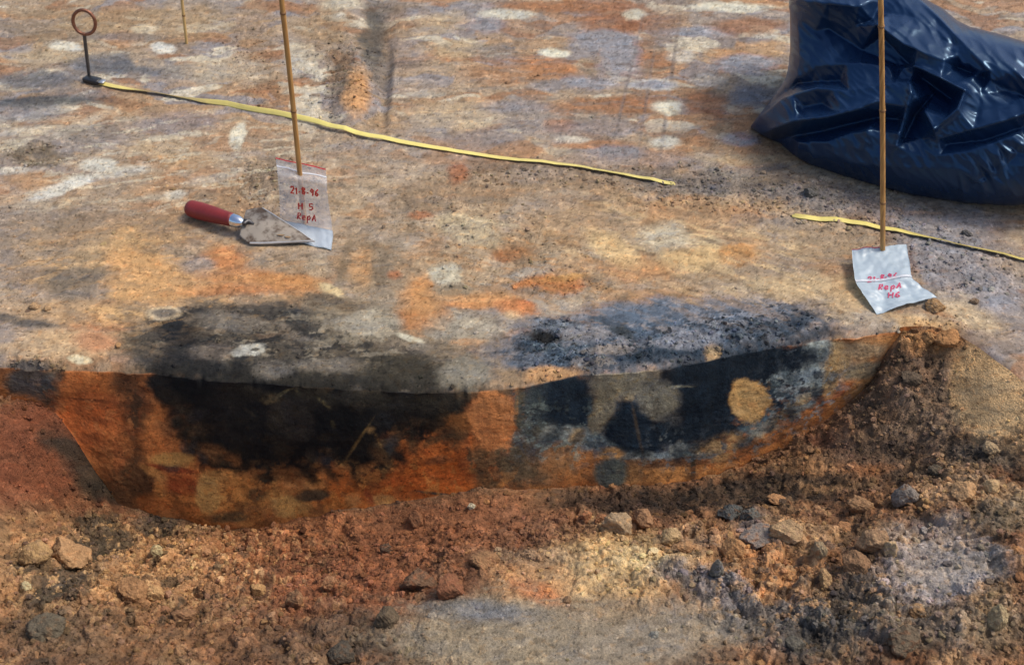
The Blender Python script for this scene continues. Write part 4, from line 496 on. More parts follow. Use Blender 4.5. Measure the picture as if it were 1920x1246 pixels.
# groove of an old trench edge, upper middle; ridge beside it
def bump_c(px, py, rx, ry, ang, h):
    r = blob_mask((px, py, rx, ry, ang, .9, .2), 2)
    if r: sl, m = r; DZ[sl] += m * h
bump_c(712, 60, 22, 110, 3, -0.010); bump_c(722, 165, 9, 60, 4, -0.010); bump_c(664, 175, 24, 60, 12, 0.014); bump_c(648, 60, 26, 80, 4, 0.006)
bump_c(1020, 633, 24, 9, 0, -0.010); bump_c(75, 292, 26, 9, 0, -0.008); bump_c(60, 684, 60, 12, 0, 0.012); bump_c(306, 587, 30, 12, 0, 0.002)
bump_c(1080, 705, 110, 12, -8, 0.006); bump_c(1320, 470, 90, 30, 0, .006); bump_c(880, 430, 60, 24, 18, 0.004); bump_c(520, 345, 60, 26, 0, 0.006)
# fade displacement towards seams
di = np.abs(Y - np.where(inA, yb[None, :], ye[None, :]))
seam = np.where(REG == 1, 0, sstep(0.0, 0.022, di)); DZ *= seam
cxn = X * 1.0
chip = (.006 * fbm(cxn * 18, cxn * 0 + 2, 3, 140) - .007 * sstep(.2, .9, fbm(cxn * 30, cxn * 0 + 5, 2, 141))) * (zb[None, :] < -0.02)
wch = np.where(inC, np.exp(-np.clip(Y - ye[None, :], 0, 1) / .012), np.where(REG == 1, np.exp(Z / .010), 0))
rnd = np.where(inC, -0.012 * np.exp(-np.abs(Y - ye[None, :]) / 0.014), 0)      # worn lip of the cut
fr_ = np.where(REG == 1, np.clip(Z / np.minimum(zb[None, :], -1e-4), 0, 1), 0)
Zp = Z + DZ + rnd
fz = sstep(0, 0.12, fr_)
Zp = Zp + np.where(REG == 1, -0.012 * (1 - fr_) * (zb[None, :] < -0.02), 0)
has = (zb < -0.02)[None, :]
fdisp = (0.006 * fbm(X * 6, Z * 7, 2, 130) + 0.0010 * fbm(X * 40, Z * 40, 3, 135) + 0.0006 * fbm(X * 120, Z * 120, 2, 137)) * np.sin(np.pi * np.clip(fr_, 0, 1)) ** 0.35
Yp = Y + np.where((REG == 1) & has, fdisp, 0) - chip * wch
Zp = Zp + np.minimum(chip, 0) * .5 * wch
# root / worm voids on the section
AO = ALB
def sheet(name, r0, r1, m, kind, rows_keep=None):
    c0, c1 = 0, NC
    xs, ys, zs = X[r0:r1], Yp[r0:r1], Zp[r0:r1]
    v = np.stack([xs, ys, zs], -1).reshape(-1, 3); f = grid_faces(r1 - r0, NC)
    o = mesh_obj(name, v, f, m, colors=ALB[r0:r1].reshape(-1, 3)); tag(o, kind=kind); return o
ground = sheet('ground', RF - 1, RT, M_SOIL, 'structure'); ground['label'] = 'scraped mottled sandy ground above the cut'
face = sheet('section_face', RA - 1, RF, M_FACE, 'structure'); face['label'] = 'vertical cut through two dark pit fills in orange sand'
floor = sheet('pit_floor', 0, RA, M_SPOIL, 'structure'); floor['label'] = 'loose crumbly spoil in front of the cut'
ground['category'] = 'ground'; face['category'] = 'cut face'; floor['category'] = 'spoil'
U2, V2 = project(X, Yp, Zp)
def surf(px, py, reg=None):
    d = (U2 - px) ** 2 + (V2 - py) ** 2
    if reg is not None: d = np.where(REG == reg, d, 1e12)
    # of the matching spots keep the one nearest the viewer
    k = np.where(d.ravel() < max(d.min() * 1.5, 9.0))[0]
    yy = Yp.ravel()[k]; k = k[np.argmin(yy)]
    i, j = divmod(int(k), NC); return np.array([X[i, j], Yp[i, j], Zp[i, j]]), ALB[i, j], (i, j)

# ------------------------------------------------------------------ rocks and crumbs
def ico(sub):
    t = (1 + 5 ** .5) / 2
    v = [(-1, t, 0), (1, t, 0), (-1, -t, 0), (1, -t, 0), (0, -1, t), (0, 1, t), (0, -1, -t), (0, 1, -t), (t, 0, -1), (t, 0, 1), (-t, 0, -1), (-t, 0, 1)]
    f = [(0, 11, 5), (0, 5, 1), (0, 1, 7), (0, 7, 10), (0, 10, 11), (1, 5, 9), (5, 11, 4), (11, 10, 2), (10, 7, 6), (7, 1, 8), (3, 9, 4), (3, 4, 2), (3, 2, 6), (3, 6, 8), (3, 8, 9), (4, 9, 5), (2, 4, 11), (6, 2, 10), (8, 6, 7), (9, 8, 1)]
    v = [np.array(a) / np.linalg.norm(a) for a in v]
    for _ in range(sub):
        mid = {}; nf = []
        def m(a, b):
            k = (min(a, b), max(a, b))
            if k not in mid: p = v[a] + v[b]; v.append(p / np.linalg.norm(p)); mid[k] = len(v) - 1
            return mid[k]
        for a, b, c in f:
            x, y, z = m(a, b), m(b, c), m(c, a); nf += [(a, x, z), (b, y, x), (c, z, y), (x, y, z)]
        f = nf
    return np.array(v), np.array(f, np.int32)
def rock_shape(sub, r, ncut=9, rough=0.06):
    v, f = ico(sub); v = v.copy()
    for _ in range(ncut):
        n = r.normal(size=3); n /= np.linalg.norm(n); d = r.uniform(0.5, 0.85); s = v @ n; k = s > d
        v[k] -= np.outer((s[k] - d) * 0.88, n)
    nn = v / np.linalg.norm(v, axis=1)[:, None]
    for fq, a in ((2.2, rough * 1.6), (5, rough), (11, rough * .5), (22, rough * .3)):
        q = v * fq + r.uniform(0, 50, 3)
        v += nn * (a * (perlin(q[:, 0] + q[:, 2], q[:, 1], 7) + perlin(q[:, 1], q[:, 2] - q[:, 0], 8)))[:, None]
    return v, f
def rotm(r):
    q = r.normal(size=4); q /= np.linalg.norm(q); a, b, c, d = q
    return np.array([[1 - 2 * (c * c + d * d), 2 * (b * c - a * d), 2 * (b * d + a * c)], [2 * (b * c + a * d), 1 - 2 * (b * b + d * d), 2 * (c * d - a * b)], [2 * (b * d - a * c), 2 * (c * d + a * b), 1 - 2 * (b * b + c * c)]])
def crumbs(name, reg, count, smin, smax, dens, m, label, cat, bright=1.0, power=2.6, seed=1, window=None):
    r = np.random.default_rng(seed)
    tmpl = [rock_shape(1, r, 12, .10) for _ in range(14)]
    ok = (REG == reg) & (U2 > -120) & (U2 < 2040) & (V2 < 1330) & (V2 > -40)
    if window is not None: ok &= window
    area = (depth(Y) / F) ** 2
    wgt = np.where(ok, np.clip(dens, 0, None) * area, 0).ravel(); wgt /= wgt.sum()
    idx = r.choice(len(wgt), size=count, p=wgt)
    u = r.random(count); s = (smin ** (1 - power) + u * (smax ** (1 - power) - smin ** (1 - power))) ** (1 / (1 - power))
    VV, FF, CC = [], [], []; off = 0
    Xr, Yr, Zr = X.ravel(), Yp.ravel(), Zp.ravel(); Ar = ALB.reshape(-1, 3)
    for k in range(count):
        tv, tf_ = tmpl[k % 14]; R = rotm(r); sc = s[k] * np.array([r.uniform(.8, 1.3), r.uniform(.8, 1.3), r.uniform(.55, .95)])
        p = np.array([Xr[idx[k]] + r.normal() * .002, Yr[idx[k]] + r.normal() * .002, Zr[idx[k]] + s[k] * r.uniform(-.1, .35)])
        VV.append((tv @ R.T) * sc + p); FF.append(tf_ + off); off += len(tv)
        c = Ar[idx[k]] * bright * r.uniform(.72, 1.3) * np.array([1, r.uniform(.95, 1.05), r.uniform(.85, 1.12)]); CC.append(np.repeat(c[None], len(tv), 0))
    o = mesh_obj(name, np.concatenate(VV), np.concatenate(FF), m, colors=np.clip(np.concatenate(CC), .006, .7), smooth=False)
    return tag(o, label, cat, kind='stuff')
dA = np.where(REG == 0, np.clip(RO - .1, 0, 2) ** 1.5 + .03, 0)
crumbs('loose_soil_crumbs', 0, 26000, .0010, .0075, dA, M_SPOIL, 'loose crumbs of brown and tan soil over the spoil in the foreground', 'soil crumbs', 1.0, 2.7, 3)
dC = np.where(REG == 2, np.clip(RO - .13, 0, 2) ** 1.6 + .0015 + .03 * np.exp(-np.abs(Y - ye[None, :]) / .012) * (zb[None, :] < -.02), 0)
crumbs('surface_crumbs', 2, 6500, .0010, .006, dC, M_SOIL, 'small soil crumbs scattered in patches over the scraped ground', 'soil crumbs', 0.92, 2.8, 4)

# clods one can point at: (px, py, rx_px, ry_px, colour, label, category, region)
CLODS = [
 (1757, 568, 21, 13, (196, 142, 86), 'tan clod touching the lower right corner of the plastic bag marked H6', 2),
 (1521, 358, 15, 12, (92, 88, 88), 'dark grey rounded clod just below the black rubbish bag', 2),
 (1815, 434, 11, 6, (84, 80, 82), 'small dark clod above the right hand stretch of tape', 2),
 (1829, 561, 9, 7, (150, 112, 80), 'small brown crumb on the grey ground right of the H6 bag', 2),
 (62, 571, 9, 7, (200, 152, 110), 'larger of two little orange stones near the left edge above the cut', 2),
 (88, 574, 7, 5, (196, 150, 108), 'smaller of two little orange stones near the left edge above the cut', 2),
 (1778, 628, 25, 16, (186, 126, 72), 'orange clod on the rim at the right end of the cut', 0),
 (1744, 628, 15, 13, (186, 130, 78), 'small orange clod beside a larger one on the right rim', 0),
 (88, 1170, 37, 24, (104, 94, 86), 'smooth dark grey brown stone in the bottom left corner', 0),
 (128, 1028, 38, 32, (170, 126, 88), 'large tan lump with a pale top in the left foreground', 0),
 (66, 1032, 30, 24, (186, 140, 88), 'yellowish lump left of the large tan one in the left foreground', 0),
 (252, 1098, 30, 22, (176, 122, 78), 'sandy brown lump among pale crumbs in the left foreground', 0),
 (290, 1110, 18, 16, (202, 152, 98), 'pale sandy clod beside a brown lump in the left foreground', 0),
 (345, 1148, 24, 13, (142, 94, 66), 'flat red brown clod below the pale crumbs at lower left', 0),
 (480, 1100, 15, 15, (214, 158, 98), 'bright yellow tan clod where the pale crumbs meet the red brown soil', 0),
 (295, 1028, 12, 14, (214, 188, 142), 'cream clod among the dark crumbs at left', 0),
 (52, 1095, 12, 10, (206, 188, 150), 'pale pebble near the left edge of the foreground', 0),
 (550, 1118, 22, 20, (162, 116, 82), 'angular brown clod with a dark crack below it in the lower middle left', 0),
 (618, 1088, 16, 14, (172, 120, 84), 'brown block shaped clod in the red brown soil', 0),
 (776, 968, 19, 17, (140, 90, 62), 'tilted red brown clod lying near the foot of the orange part of the cut', 0),
 (726, 1024, 14, 12, (84, 74, 70), 'dark rounded clod in the red brown spoil', 0),
 (785, 1078, 31, 27, (112, 86, 72), 'large dark brown clod beside a reddish one in the middle foreground', 0),
 (846, 1094, 32, 24, (150, 88, 60), 'reddish clod right of the large dark brown one', 0),
 (905, 1044, 28, 17, (166, 118, 80), 'sandy brown clod just above the smooth grey patch', 0),
 (970, 985, 18, 9, (166, 100, 62), 'flat orange clod in the middle of the red brown spoil', 0),
 (725, 1152, 28, 20, (104, 86, 72), 'grey brown clod at the left tip of the smooth grey patch', 0),
 (640, 1218, 30, 22, (84, 78, 76), 'dark grey clod at the bottom edge left of the smooth patch', 0),
 (885, 945, 8, 6, (214, 204, 190), 'tiny white stone on the red brown slope', 0),
 (1160, 975, 28, 22, (162, 134, 112), 'pale grey tan lump at the head of the lighter spoil', 0),
 (1208, 966, 20, 17, (176, 126, 92), 'pinkish clod right of the pale grey tan lump', 0),
 (1098, 962, 14, 12, (176, 104, 62), 'first orange clod in front of the foot of the grey column', 0),
 (1124, 966, 11, 13, (164, 98, 60), 'second narrower orange clod close to the pale lump', 0),
 (1258, 1000, 20, 14, (206, 166, 120), 'pale yellow wedge shaped clod in the light spoil', 0),
 (1288, 1019, 22, 9, (196, 136, 88), 'flat orange slab in the light spoil', 0),
 (1372, 953, 24, 17, (86, 94, 106), 'left of two blue grey clods below the right hand dark pit', 0),
 (1404, 957, 17, 17, (96, 100, 110), 'right of two blue grey clods below the right hand dark pit', 0),
 (1425, 1000, 34, 24, (128, 124, 134), 'smooth grey block with a cracked face in the right foreground', 0),
 (1482, 985, 36, 20, (186, 146, 108), 'broad sandy clod right of the smooth grey block', 0),
 (1378, 1018, 22, 26, (196, 138, 86), 'upright orange clod below the smooth grey block', 0),
 (1348, 1058, 11, 22, (112, 104, 98), 'narrow grey clod standing beside an orange patch', 0),
 (1458, 934, 21, 7, (196, 136, 88), 'thin orange flake in the dark soil right of the blue grey clods', 0),
 (1584, 985, 18, 9, (186, 124, 78), 'flat orange brown flake with a shadow on its left', 0),
 (1538, 1022, 15, 26, (160, 140, 118), 'upper of two upright pale clods in the right foreground', 0),
 (1548, 1078, 14, 22, (190, 146, 102), 'lower of two upright pale clods in the right foreground', 0),
 (1640, 1008, 32, 20, (166, 126, 96), 'rounded tan clod beside a dark hollow in the right foreground', 0),
 (1668, 1022, 18, 20, (198, 160, 120), 'pale clod against the right side of a tan one', 0),
 (1608, 1048, 30, 26, (142, 100, 74), 'large brown clod below the rounded tan one', 0),
 (1700, 920, 24, 27, (142, 132, 138), 'upright lilac grey clod behind the right foreground', 0),
 (1612, 938, 22, 19, (176, 128, 92), 'square tan clod behind the right foreground', 0),
 (1808, 918, 28, 21, (196, 144, 100), 'big orange tan clod near the right edge', 0),
 (1858, 905, 17, 13, (204, 162, 118), 'small pale clod right of the big orange tan one', 0),
 (1858, 835, 17, 12, (190, 156, 124), 'pale clod at the foot of the sandy bank at right', 0),
 (1752, 880, 20, 11, (98, 88, 82), 'dark flat clod at the foot of the brown mound', 0),
 (1712, 702, 22, 12, (112, 92, 80), 'dark lump high on the brown mound at the right end', 0),
 (1716, 1140, 24, 16, (176, 130, 90), 'orange tan clod below the lilac grey soil at lower right', 0),
 (1872, 1150, 16, 30, (176, 150, 118), 'tall pale clod at the right edge low down', 0),
 (1690, 1190, 34, 24, (112, 98, 88), 'grey brown rounded clod at the bottom right', 0),
 (1490, 1200, 22, 16, (110, 102, 98), 'grey clod at the bottom edge between smooth and crumbly soil', 0),
 (1228, 1186, 10, 7, (150, 146, 150), 'small pale grey crumb on the smooth grey soil', 0),
]
def clod(px, py, rx, ry, rgb, label, reg, seed):
    r = np.random.default_rng(seed)
    p, a, (i, j) = surf(px, py + ry * 0.75, reg)
    D = p[1] * FW[1] + (p[2] - H) * FW[2]; sx = rx * D / F; sz = ry * D / F * 1.12
    v, f = rock_shape(4, r, 11, .05)
    v[:, 0] *= 1.08; v = v * np.array([sx, (sx + sz) * .5, sz])
    c, s = math.cos(r.uniform(-.35, .35)), math.sin(r.uniform(-.35, .35))
    v[:, 0], v[:, 2] = v[:, 0] * c - v[:, 2] * s, v[:, 0] * s + v[:, 2] * c
    base = p + np.array([0, sz * .3, sz * .25])
    cc = alb_of(rgb, reg); cc = (cc * .8 + (cc @ np.array([.3, .59, .11])) * .2) * .86 * np.array([1, 1.02, .9])
    q = v / max(sx, sz) * 3
    nz = fbm(q[:, 0] + q[:, 1] * .7, q[:, 2] + q[:, 1] * .4, 4, seed)
    colr = cc[None] * (1 + .45 * nz[:, None]); mixm = sstep(.15, .4, fbm(q[:, 0] * .8 + 9, q[:, 2] * .8 + q[:, 1], 3, seed + 5))[:, None] * .6 + .2
    colr = colr * (1 - mixm) + a[None] * mixm
    o = mesh_obj('soil_clod', v + base, f, M_SPOIL, colors=np.clip(colr, .006, .7), origin=base - np.array([0, 0, sz]))
    tag(o, label, 'clod', 'clods of soil lying on the dig')
for k, c in enumerate(CLODS): clod(*c, seed=500 + k)

# ------------------------------------------------------------------ bamboo canes
def cane_material():
    m, t, b = mat('bamboo'); N = t.nodes; L = t.links
    tc = N.new('ShaderNodeTexCoord'); mp = N.new('ShaderNodeMapping'); mp.inputs['Scale'].default_value = (90, 90, 7); L.new(tc.outputs['Object'], mp.inputs[0])
    n = N.new('ShaderNodeTexNoise'); n.inputs['Scale'].default_value = 3; n.inputs['Detail'].default_value = 5; L.new(mp.outputs[0], n.inputs['Vector'])
    cr = N.new('ShaderNodeValToRGB'); e = cr.color_ramp.elements; e[0].position = .3; e[0].color = (.26, .12, .035, 1); e[1].position = .7; e[1].color = (.55, .31, .10, 1)
    L.new(n.outputs[0], cr.inputs[0]); L.new(cr.outputs[0], b.inputs['Base Color']); b.inputs['Roughness'].default_value = .5
    return m
M_CANE = cane_material(); M_NODE = simple('bamboo_node', (.22, .11, .04), .7)
M_CANEFAR = simple('bamboo_pale', (.52, .34, .13), .6)
def cane(base, top_dir, length, r, label, nodes, m=M_CANE, sink=.06):
    root = empty('bamboo_cane', base); tag(root, label, 'cane', 'bamboo canes stuck in the ground')
    b = Vector(base); d = Vector(top_dir).normalized(); path, rad = [], []
    n = 70
    for i in range(n + 1):
        t = -sink + (length + sink) * i / n
        off = Vector((math.sin(t * 5) * .0022, 0, 0)); path.append(b + d * t + off)
        k = min([abs(t - q) for q in nodes] + [9]); rad.append(r * (1 + .10 * math.exp(-(k / .006) ** 2)) * (1 - .12 * t))
    V_, F_ = tube(path, rad, 14); mesh_poly('culm', V_, F_, m, root)
    for q in nodes:
        c = b + d * q + Vector((math.sin(q * 5) * .0022, 0, 0))
        V_, F_ = tube([c - d * .0022, c - d * .001, c + d * .001, c + d * .0022], [r * 1.1, r * 1.2, r * 1.2, r * 1.1], 14); mesh_poly('node', V_, F_, M_NODE, root)
    return root
b1 = at_z(571, 420); t1 = at_y(526, 0, b1[1] + .0)
cane(b1, t1 - b1, .72, .0047, 'thin bamboo cane leaning left through the bag marked H5', [.055, .245, .435, .6])
b2 = at_z(1655, 492); t2 = at_y(1650, 0, b2[1] + .02)
cane(b2, t2 - b2, .85, .0046, 'straight bamboo cane in front of the black rubbish bag, pinning the bag marked H6', [.13, .315, .47, .66])
b3 = at_z(350, 82); t3 = at_y(340, 0, b3[1])
cane(b3, t3 - b3, .55, .0033, 'pale thin cane far back at the upper left, its top cut off by the picture', [.07, .2, .34], M_CANEFAR)

# ------------------------------------------------------------------ steel ring pin
M_STEEL = simple('weathered_steel', (.10, .095, .095), .42, .7, .4, 120, .3)
M_RUST = simple('rusty_copper_steel', (.23, .10, .06), .42, .7, .5, 160, .4)
pb = at_z(168, 150); pin = empty('ring_pin', pb); tag(pin, 'steel peg with a round eye holding the end of the tape at the upper left', 'ground peg')
st = at_y(158, 66, pb[1] - .004)
V_, F_ = tube([pb - np.array([0, 0, .05]), pb, pb * .5 + st * .5, st, st + np.array([.001, 0, .004])], [.0036, .0036, .0038, .0039, .0039], 16); mesh_poly('shaft', V_, F_, M_STEEL, pin)
rc = at_y(158, 43, pb[1] - .004); R_ = .0232; pth = []
for k in range(41):
    a = -math.pi / 2 - .10 + (2 * math.pi + .05) * k / 40
    rr_ = R_ * (1 + .05 * math.sin(a)); pth.append(rc + np.array([math.cos(a) * rr_, math.sin(a) * .004, math.sin(a) * rr_ * 1.12]))
V_, F_ = tube(pth, [.0037] * 41, 14); mesh_poly('eye', V_, F_, M_RUST, pin)

# ------------------------------------------------------------------ measuring tape
def tape_mat():
    m, t, b = mat('yellow_tape'); N = t.nodes; L = t.links
    at = N.new('ShaderNodeAttribute'); at.attribute_name = 'soil'; tc = N.new('ShaderNodeTexCoord')
    n = N.new('ShaderNodeTexNoise'); n.inputs['Scale'].default_value = 45; n.inputs['Detail'].default_value = 6; L.new(tc.outputs['Object'], n.inputs['Vector'])
    r = N.new('ShaderNodeMapRange'); r.inputs['To Min'].default_value = .8; r.inputs['To Max'].default_value = 1.12; L.new(n.outputs[0], r.inputs['Value'])
    vm = N.new('ShaderNodeVectorMath'); vm.operation = 'SCALE'; L.new(at.outputs['Color'], vm.inputs[0]); L.new(r.outputs[0], vm.inputs['Scale']); L.new(vm.outputs[0], b.inputs['Base Color'])
    b.inputs['Roughness'].default_value = .45; return m
M_TAPE = tape_mat()
TP = [  # px, py, z, roll in degrees (0 flat, positive faces the viewer), dirt plus painted shade where the band tilts away
 (182, 150, .010, 10, .3), (215, 158, .010, 5, .15), (240, 162, .010, -10, .2), (270, 167, .009, -28, .75), (305, 173, .009, -30, .8), (340, 179, .009, -25, .75), (370, 184, .010, 0, .6), (395, 188, .011, 30, .35), (430, 192, .012, 50, .12), (470, 198, .014, 56, .05), (510, 204, .015, 52, 0), (550, 210, .017, 42, 0),
 (590, 217, .020, 30, 0), (620, 226, .022, 18, 0), (660, 239, .019, 14, 0), (710, 251, .015, 10, 0), (770, 264, .010, 6, 0), (840, 277, .008, 0, 0), (900, 286, .008, -4, 0), (930, 291, .008, -2, .05), (990, 297, .009, -8, .1), (1050, 304, .010, -10, .1), (1100, 310, .010, -18, .15), (1140, 316, .010, -22, .2), (1180, 325, .010, -14, .1), (1215, 333, .009, -8, .05), (1245, 340, .008, -4, .1), (1268, 345, .004, 0, .3), (1285, 350, -.012, 0, .8),
 (1380, 375, -.02, 0, .8), (1470, 396, -.012, 0, .8), (1488, 401, .008, 10, .15), (1520, 405, .009, 12, 0), (1560, 409, .010, 10, 0), (1610, 415, .011, 6, 0), (1650, 422, .012, 0, 0), (1700, 431, .012, -6, .1), (1735, 438, .011, -22, .3), (1780, 449, .010, -30, .5), (1830, 461, .010, -25, .45), (1890, 475, .010, -20, .4), (1960, 492, .008, -10, .2), (2060, 516, .006, 0, .1)]
tp = np.array(TP, float); base_pts = np.array([at_z(a, b, c) for a, b, c in tp[:, :3]])
seg = np.concatenate([[0], np.cumsum(np.linalg.norm(np.diff(base_pts[:, :2], axis=0), axis=1))])
ns = 900; ss = np.linspace(0, seg[-1], ns)
def smooth_interp(y):
    v = np.interp(ss, seg, y); k = np.hanning(25); k /= k.sum(); return np.convolve(np.pad(v, 12, mode='edge'), k, 'valid')
cx, cy, cz = smooth_interp(base_pts[:, 0]), smooth_interp(base_pts[:, 1]), smooth_interp(np.where(base_pts[:, 2] > 0, base_pts[:, 2] * .42, base_pts[:, 2])); ro = np.radians(smooth_interp(tp[:, 3])); dirt_shade = smooth_interp(tp[:, 4])
gz = np.array([surf(*project(cx[i], cy[i], 0), 2)[0][2] for i in range(0, ns, 12)]); gz = np.interp(np.arange(ns), np.arange(0, ns, 12), gz)
cz = cz + np.where(cz > 0, np.maximum(gz, 0), 0)
C_ = np.stack([cx, cy, cz], 1); Tn = np.gradient(C_, axis=0); Tn /= np.linalg.norm(Tn, axis=1)[:, None]
side = np.cross(Tn, [0, 0, 1]); side /= np.linalg.norm(side, axis=1)[:, None]      # towards the viewer
nrm = np.cross(side, Tn)
W_ = .0057; nw = 7; tv = []; tcv = []
yel = np.array([.76, .60, .10]); dirt_shade_rgb = np.array([.20, .13, .065]); pale = np.array([.84, .76, .36])
for lay, th in ((0, .0004), (1, -.0004)):
    for q in range(nw):
        a = (q / (nw - 1) - .5) * 2 * W_
        d = side * np.cos(ro)[:, None] - nrm * np.sin(ro)[:, None]; up = nrm * np.cos(ro)[:, None] + side * np.sin(ro)[:, None]
        tv.append(C_ + d * a + up * (th + .0003 * (1 - (a / W_) ** 2)))
        patch = sstep(.1, .5, fbm(ss * 30, np.full(ns, q * .4), 3, 77)) * .5
        base = yel[None] * (1 - .35) + pale[None] * .35
        mm = np.clip(dirt_shade + patch * .35 * (dirt_shade > .02), 0, 1)[:, None]; tcv.append(base * (1 - mm) + dirt_shade_rgb * mm)
tv = np.array(tv); idx = np.arange(2 * nw * ns).reshape(2 * nw, ns); ff_ = []
ring = list(range(nw)) + list(range(2 * nw - 1, nw - 1, -1))
for a, b in zip(ring, ring[1:] + ring[:1]):
    ff_.append(np.stack([idx[a, :-1], idx[a, 1:], idx[b, 1:], idx[b, :-1]], -1))
tape_root = empty('measuring_tape', at_z(182, 150)); tag(tape_root, 'yellow measuring tape lying across the ground, partly buried between its two visible stretches', 'measuring tape')
mesh_obj('tape_band', tv.reshape(-1, 3), np.concatenate(ff_), M_TAPE, tape_root, colors=np.array(tcv).reshape(-1, 3))
# hook: a black loop plate with a steel clip
def box_between(p0, p1, w, h, bev=.0008):
    p0 = Vector(p0); p1 = Vector(p1); t = (p1 - p0).normalized(); s = t.cross(Vector((0, 0, 1))).normalized(); u = s.cross(t)
    prof = [(-w + bev, -h), (w - bev, -h), (w, -h + bev), (w, h - bev), (w - bev, h), (-w + bev, h), (-w, h - bev), (-w, -h + bev)]
    V_ = []
    for q, sc in ((0, .85), (.06, 1), (.94, 1), (1, .85)):
        c = p0.lerp(p1, q); V_ += [c + s * a * sc + u * b * sc for a, b in prof]
    F_ = [tuple(range(7, -1, -1)), tuple(range(24, 32))]
    for r in range(3):
        for k in range(8): F_.append((r * 8 + k, r * 8 + (k + 1) % 8, (r + 1) * 8 + (k + 1) % 8, (r + 1) * 8 + k))
    return V_, F_
V_, F_ = box_between(at_z(159, 147, .008), at_z(187, 153, .010), .0095, .0045); mesh_poly('end_hook', V_, F_, simple('black_plastic', (.018, .019, .022), .4), tape_root)
V_, F_ = box_between(at_z(184, 151.5, .011), at_z(196, 153.5, .011), .007, .0012, .0004); mesh_poly('end_clip', V_, F_, simple('clip_metal', (.5, .52, .55), .3, .8), tape_root)

# ------------------------------------------------------------------ pointing trowel
M_RED = simple('red_painted_wood', (.21, .02, .018), .48, 0, .55, 28, .5)
M_FERR = simple('chromed_ferrule', (.72, .75, .80), .16, 1.0, .1)
def blade_mat():
    m, t, b = mat('soiled_blade'); N = t.nodes; L = t.links
    tc = N.new('ShaderNodeTexCoord'); n = N.new('ShaderNodeTexNoise'); n.inputs['Scale'].default_value = 30; n.inputs['Detail'].default_value = 8; n.inputs['Roughness'].default_value = .65; L.new(tc.outputs['Object'], n.inputs['Vector'])
    cr = N.new('ShaderNodeValToRGB'); e = cr.color_ramp.elements; e[0].position = .44; e[0].color = (.10, .065, .04, 1); e[1].position = .56; e[1].color = (.33, .28, .22, 1)
    L.new(n.outputs[0], cr.inputs[0]); L.new(cr.outputs[0], b.inputs['Base Color']); b.inputs['Roughness'].default_value = .5
    b.inputs['Metallic'].default_value = .1
    bp = N.new('ShaderNodeBump'); bp.inputs['Strength'].default_value = .3; bp.inputs['Distance'].default_value = .001; L.new(n.outputs[0], bp.inputs['Height']); L.new(bp.outputs[0], b.inputs['Normal']); return m
M_BLADE = blade_mat(); M_BRIGHT = simple('worn_steel_edge', (.52, .50, .47), .4, .4, .35)
tr_base = at_z(452, 425); trow = empty('trowel', tr_base); tag(trow, 'pointing trowel with a red wooden handle, its tip lying on the bag marked H5', 'trowel')
OUT = [(461, 394, .030), (476, 390, .033), (492, 389, .034), (512, 401, .030), (540, 419, .024), (566, 436, .018), (590, 452, .011), (560, 453, .010), (520, 455, .008), (490, 456.5, .007), (468, 456, .007), (458, 449, .009), (449, 441, .012), (451, 430, .018), (455, 418, .023)]
ctr = at_z(494, 428, .0215)
ol = [Vector(at_z(a, b, c)) for a, b, c in OUT]; c0 = Vector(ctr); bv, bf = [], []
lv = [1.0, .94, .8, .6, .4, .2]; n = len(ol)
for th in (0, -.0016):
    for q in lv: bv += [c0 + (p - c0) * q + Vector((0, 0, th + .0016 * (1 - q) * 1.5)) for p in ol]
    bv.append(c0 + Vector((0, 0, th + .0024)))
half = len(lv) * n + 1
for lay in (0, 1):
    o = lay * half
    for r in range(len(lv) - 1):
        for k in range(n):
            q = (o + r * n + k, o + r * n + (k + 1) % n, o + (r + 1) * n + (k + 1) % n, o + (r + 1) * n + k); bf.append(q if lay else q[::-1])
    for k in range(n):
        q = (o + (len(lv) - 1) * n + k, o + (len(lv) - 1) * n + (k + 1) % n, o + len(lv) * n); bf.append(q if lay else q[::-1])
for k in range(n): bf.append((k, (k + 1) % n, half + (k + 1) % n, half + k))
blade = mesh_poly('blade', bv, bf, M_BLADE, trow)
# bright worn rim along the two long edges
ev, ef = [], []
rim = ol[2:7] + ol[7:11]
for i, p in enumerate(rim):
    inn = (c0 - p).normalized(); wd = .0022 if i != 4 else .006
    a = p - inn * .0003 + Vector((0, 0, .0006)); b_ = p + inn * wd + Vector((0, 0, .0010)); c_ = p - inn * .0003 - Vector((0, 0, .0018))
    ev += [c_, a, b_]
for i in range(len(rim) - 1):
    for q in (0, 1): ef.append((i * 3 + q, i * 3 + q + 1, i * 3 + 4 + q, i * 3 + 3 + q))
mesh_poly('worn_rim', ev, ef, M_BRIGHT, trow, False)
# handle: turned profile
hA = Vector(at_z(352, 389, .019)); hB = Vector(at_z(437, 412.5, .026)); ax = hB - hA
prof = [(0, .2), (.004, .55), (.02, .82), (.06, .97), (.12, 1.03), (.3, 1.06), (.55, 1.0), (.8, .88), (.93, .82), (1.0, .80)]
V_, F_ = tube([hA + ax * t for t, _ in prof], [.0158 * r for _, r in prof], 24); mesh_poly('handle', V_, F_, M_RED, trow)
dn = ax.normalized()
V_, F_ = tube([hB - dn * .001, hB + dn * .001, hB + dn * .014, hB + dn * .021, hB + dn * .024], [.0125, .0128, .0112, .0075, .005], 20); mesh_poly('ferrule', V_, F_, M_FERR, trow)
fe = hB + dn * .021; tj = Vector(at_z(467, 415, .0265))
V_, F_ = tube([fe, fe + dn * .008, (fe + tj) / 2 + Vector((0, 0, .002)), tj, tj + (c0 - tj) * .35 + Vector((0, 0, -.001))], [.0052, .0048, .0046, .005, .0022], 12); mesh_poly('tang', V_, F_, M_STEEL, trow)
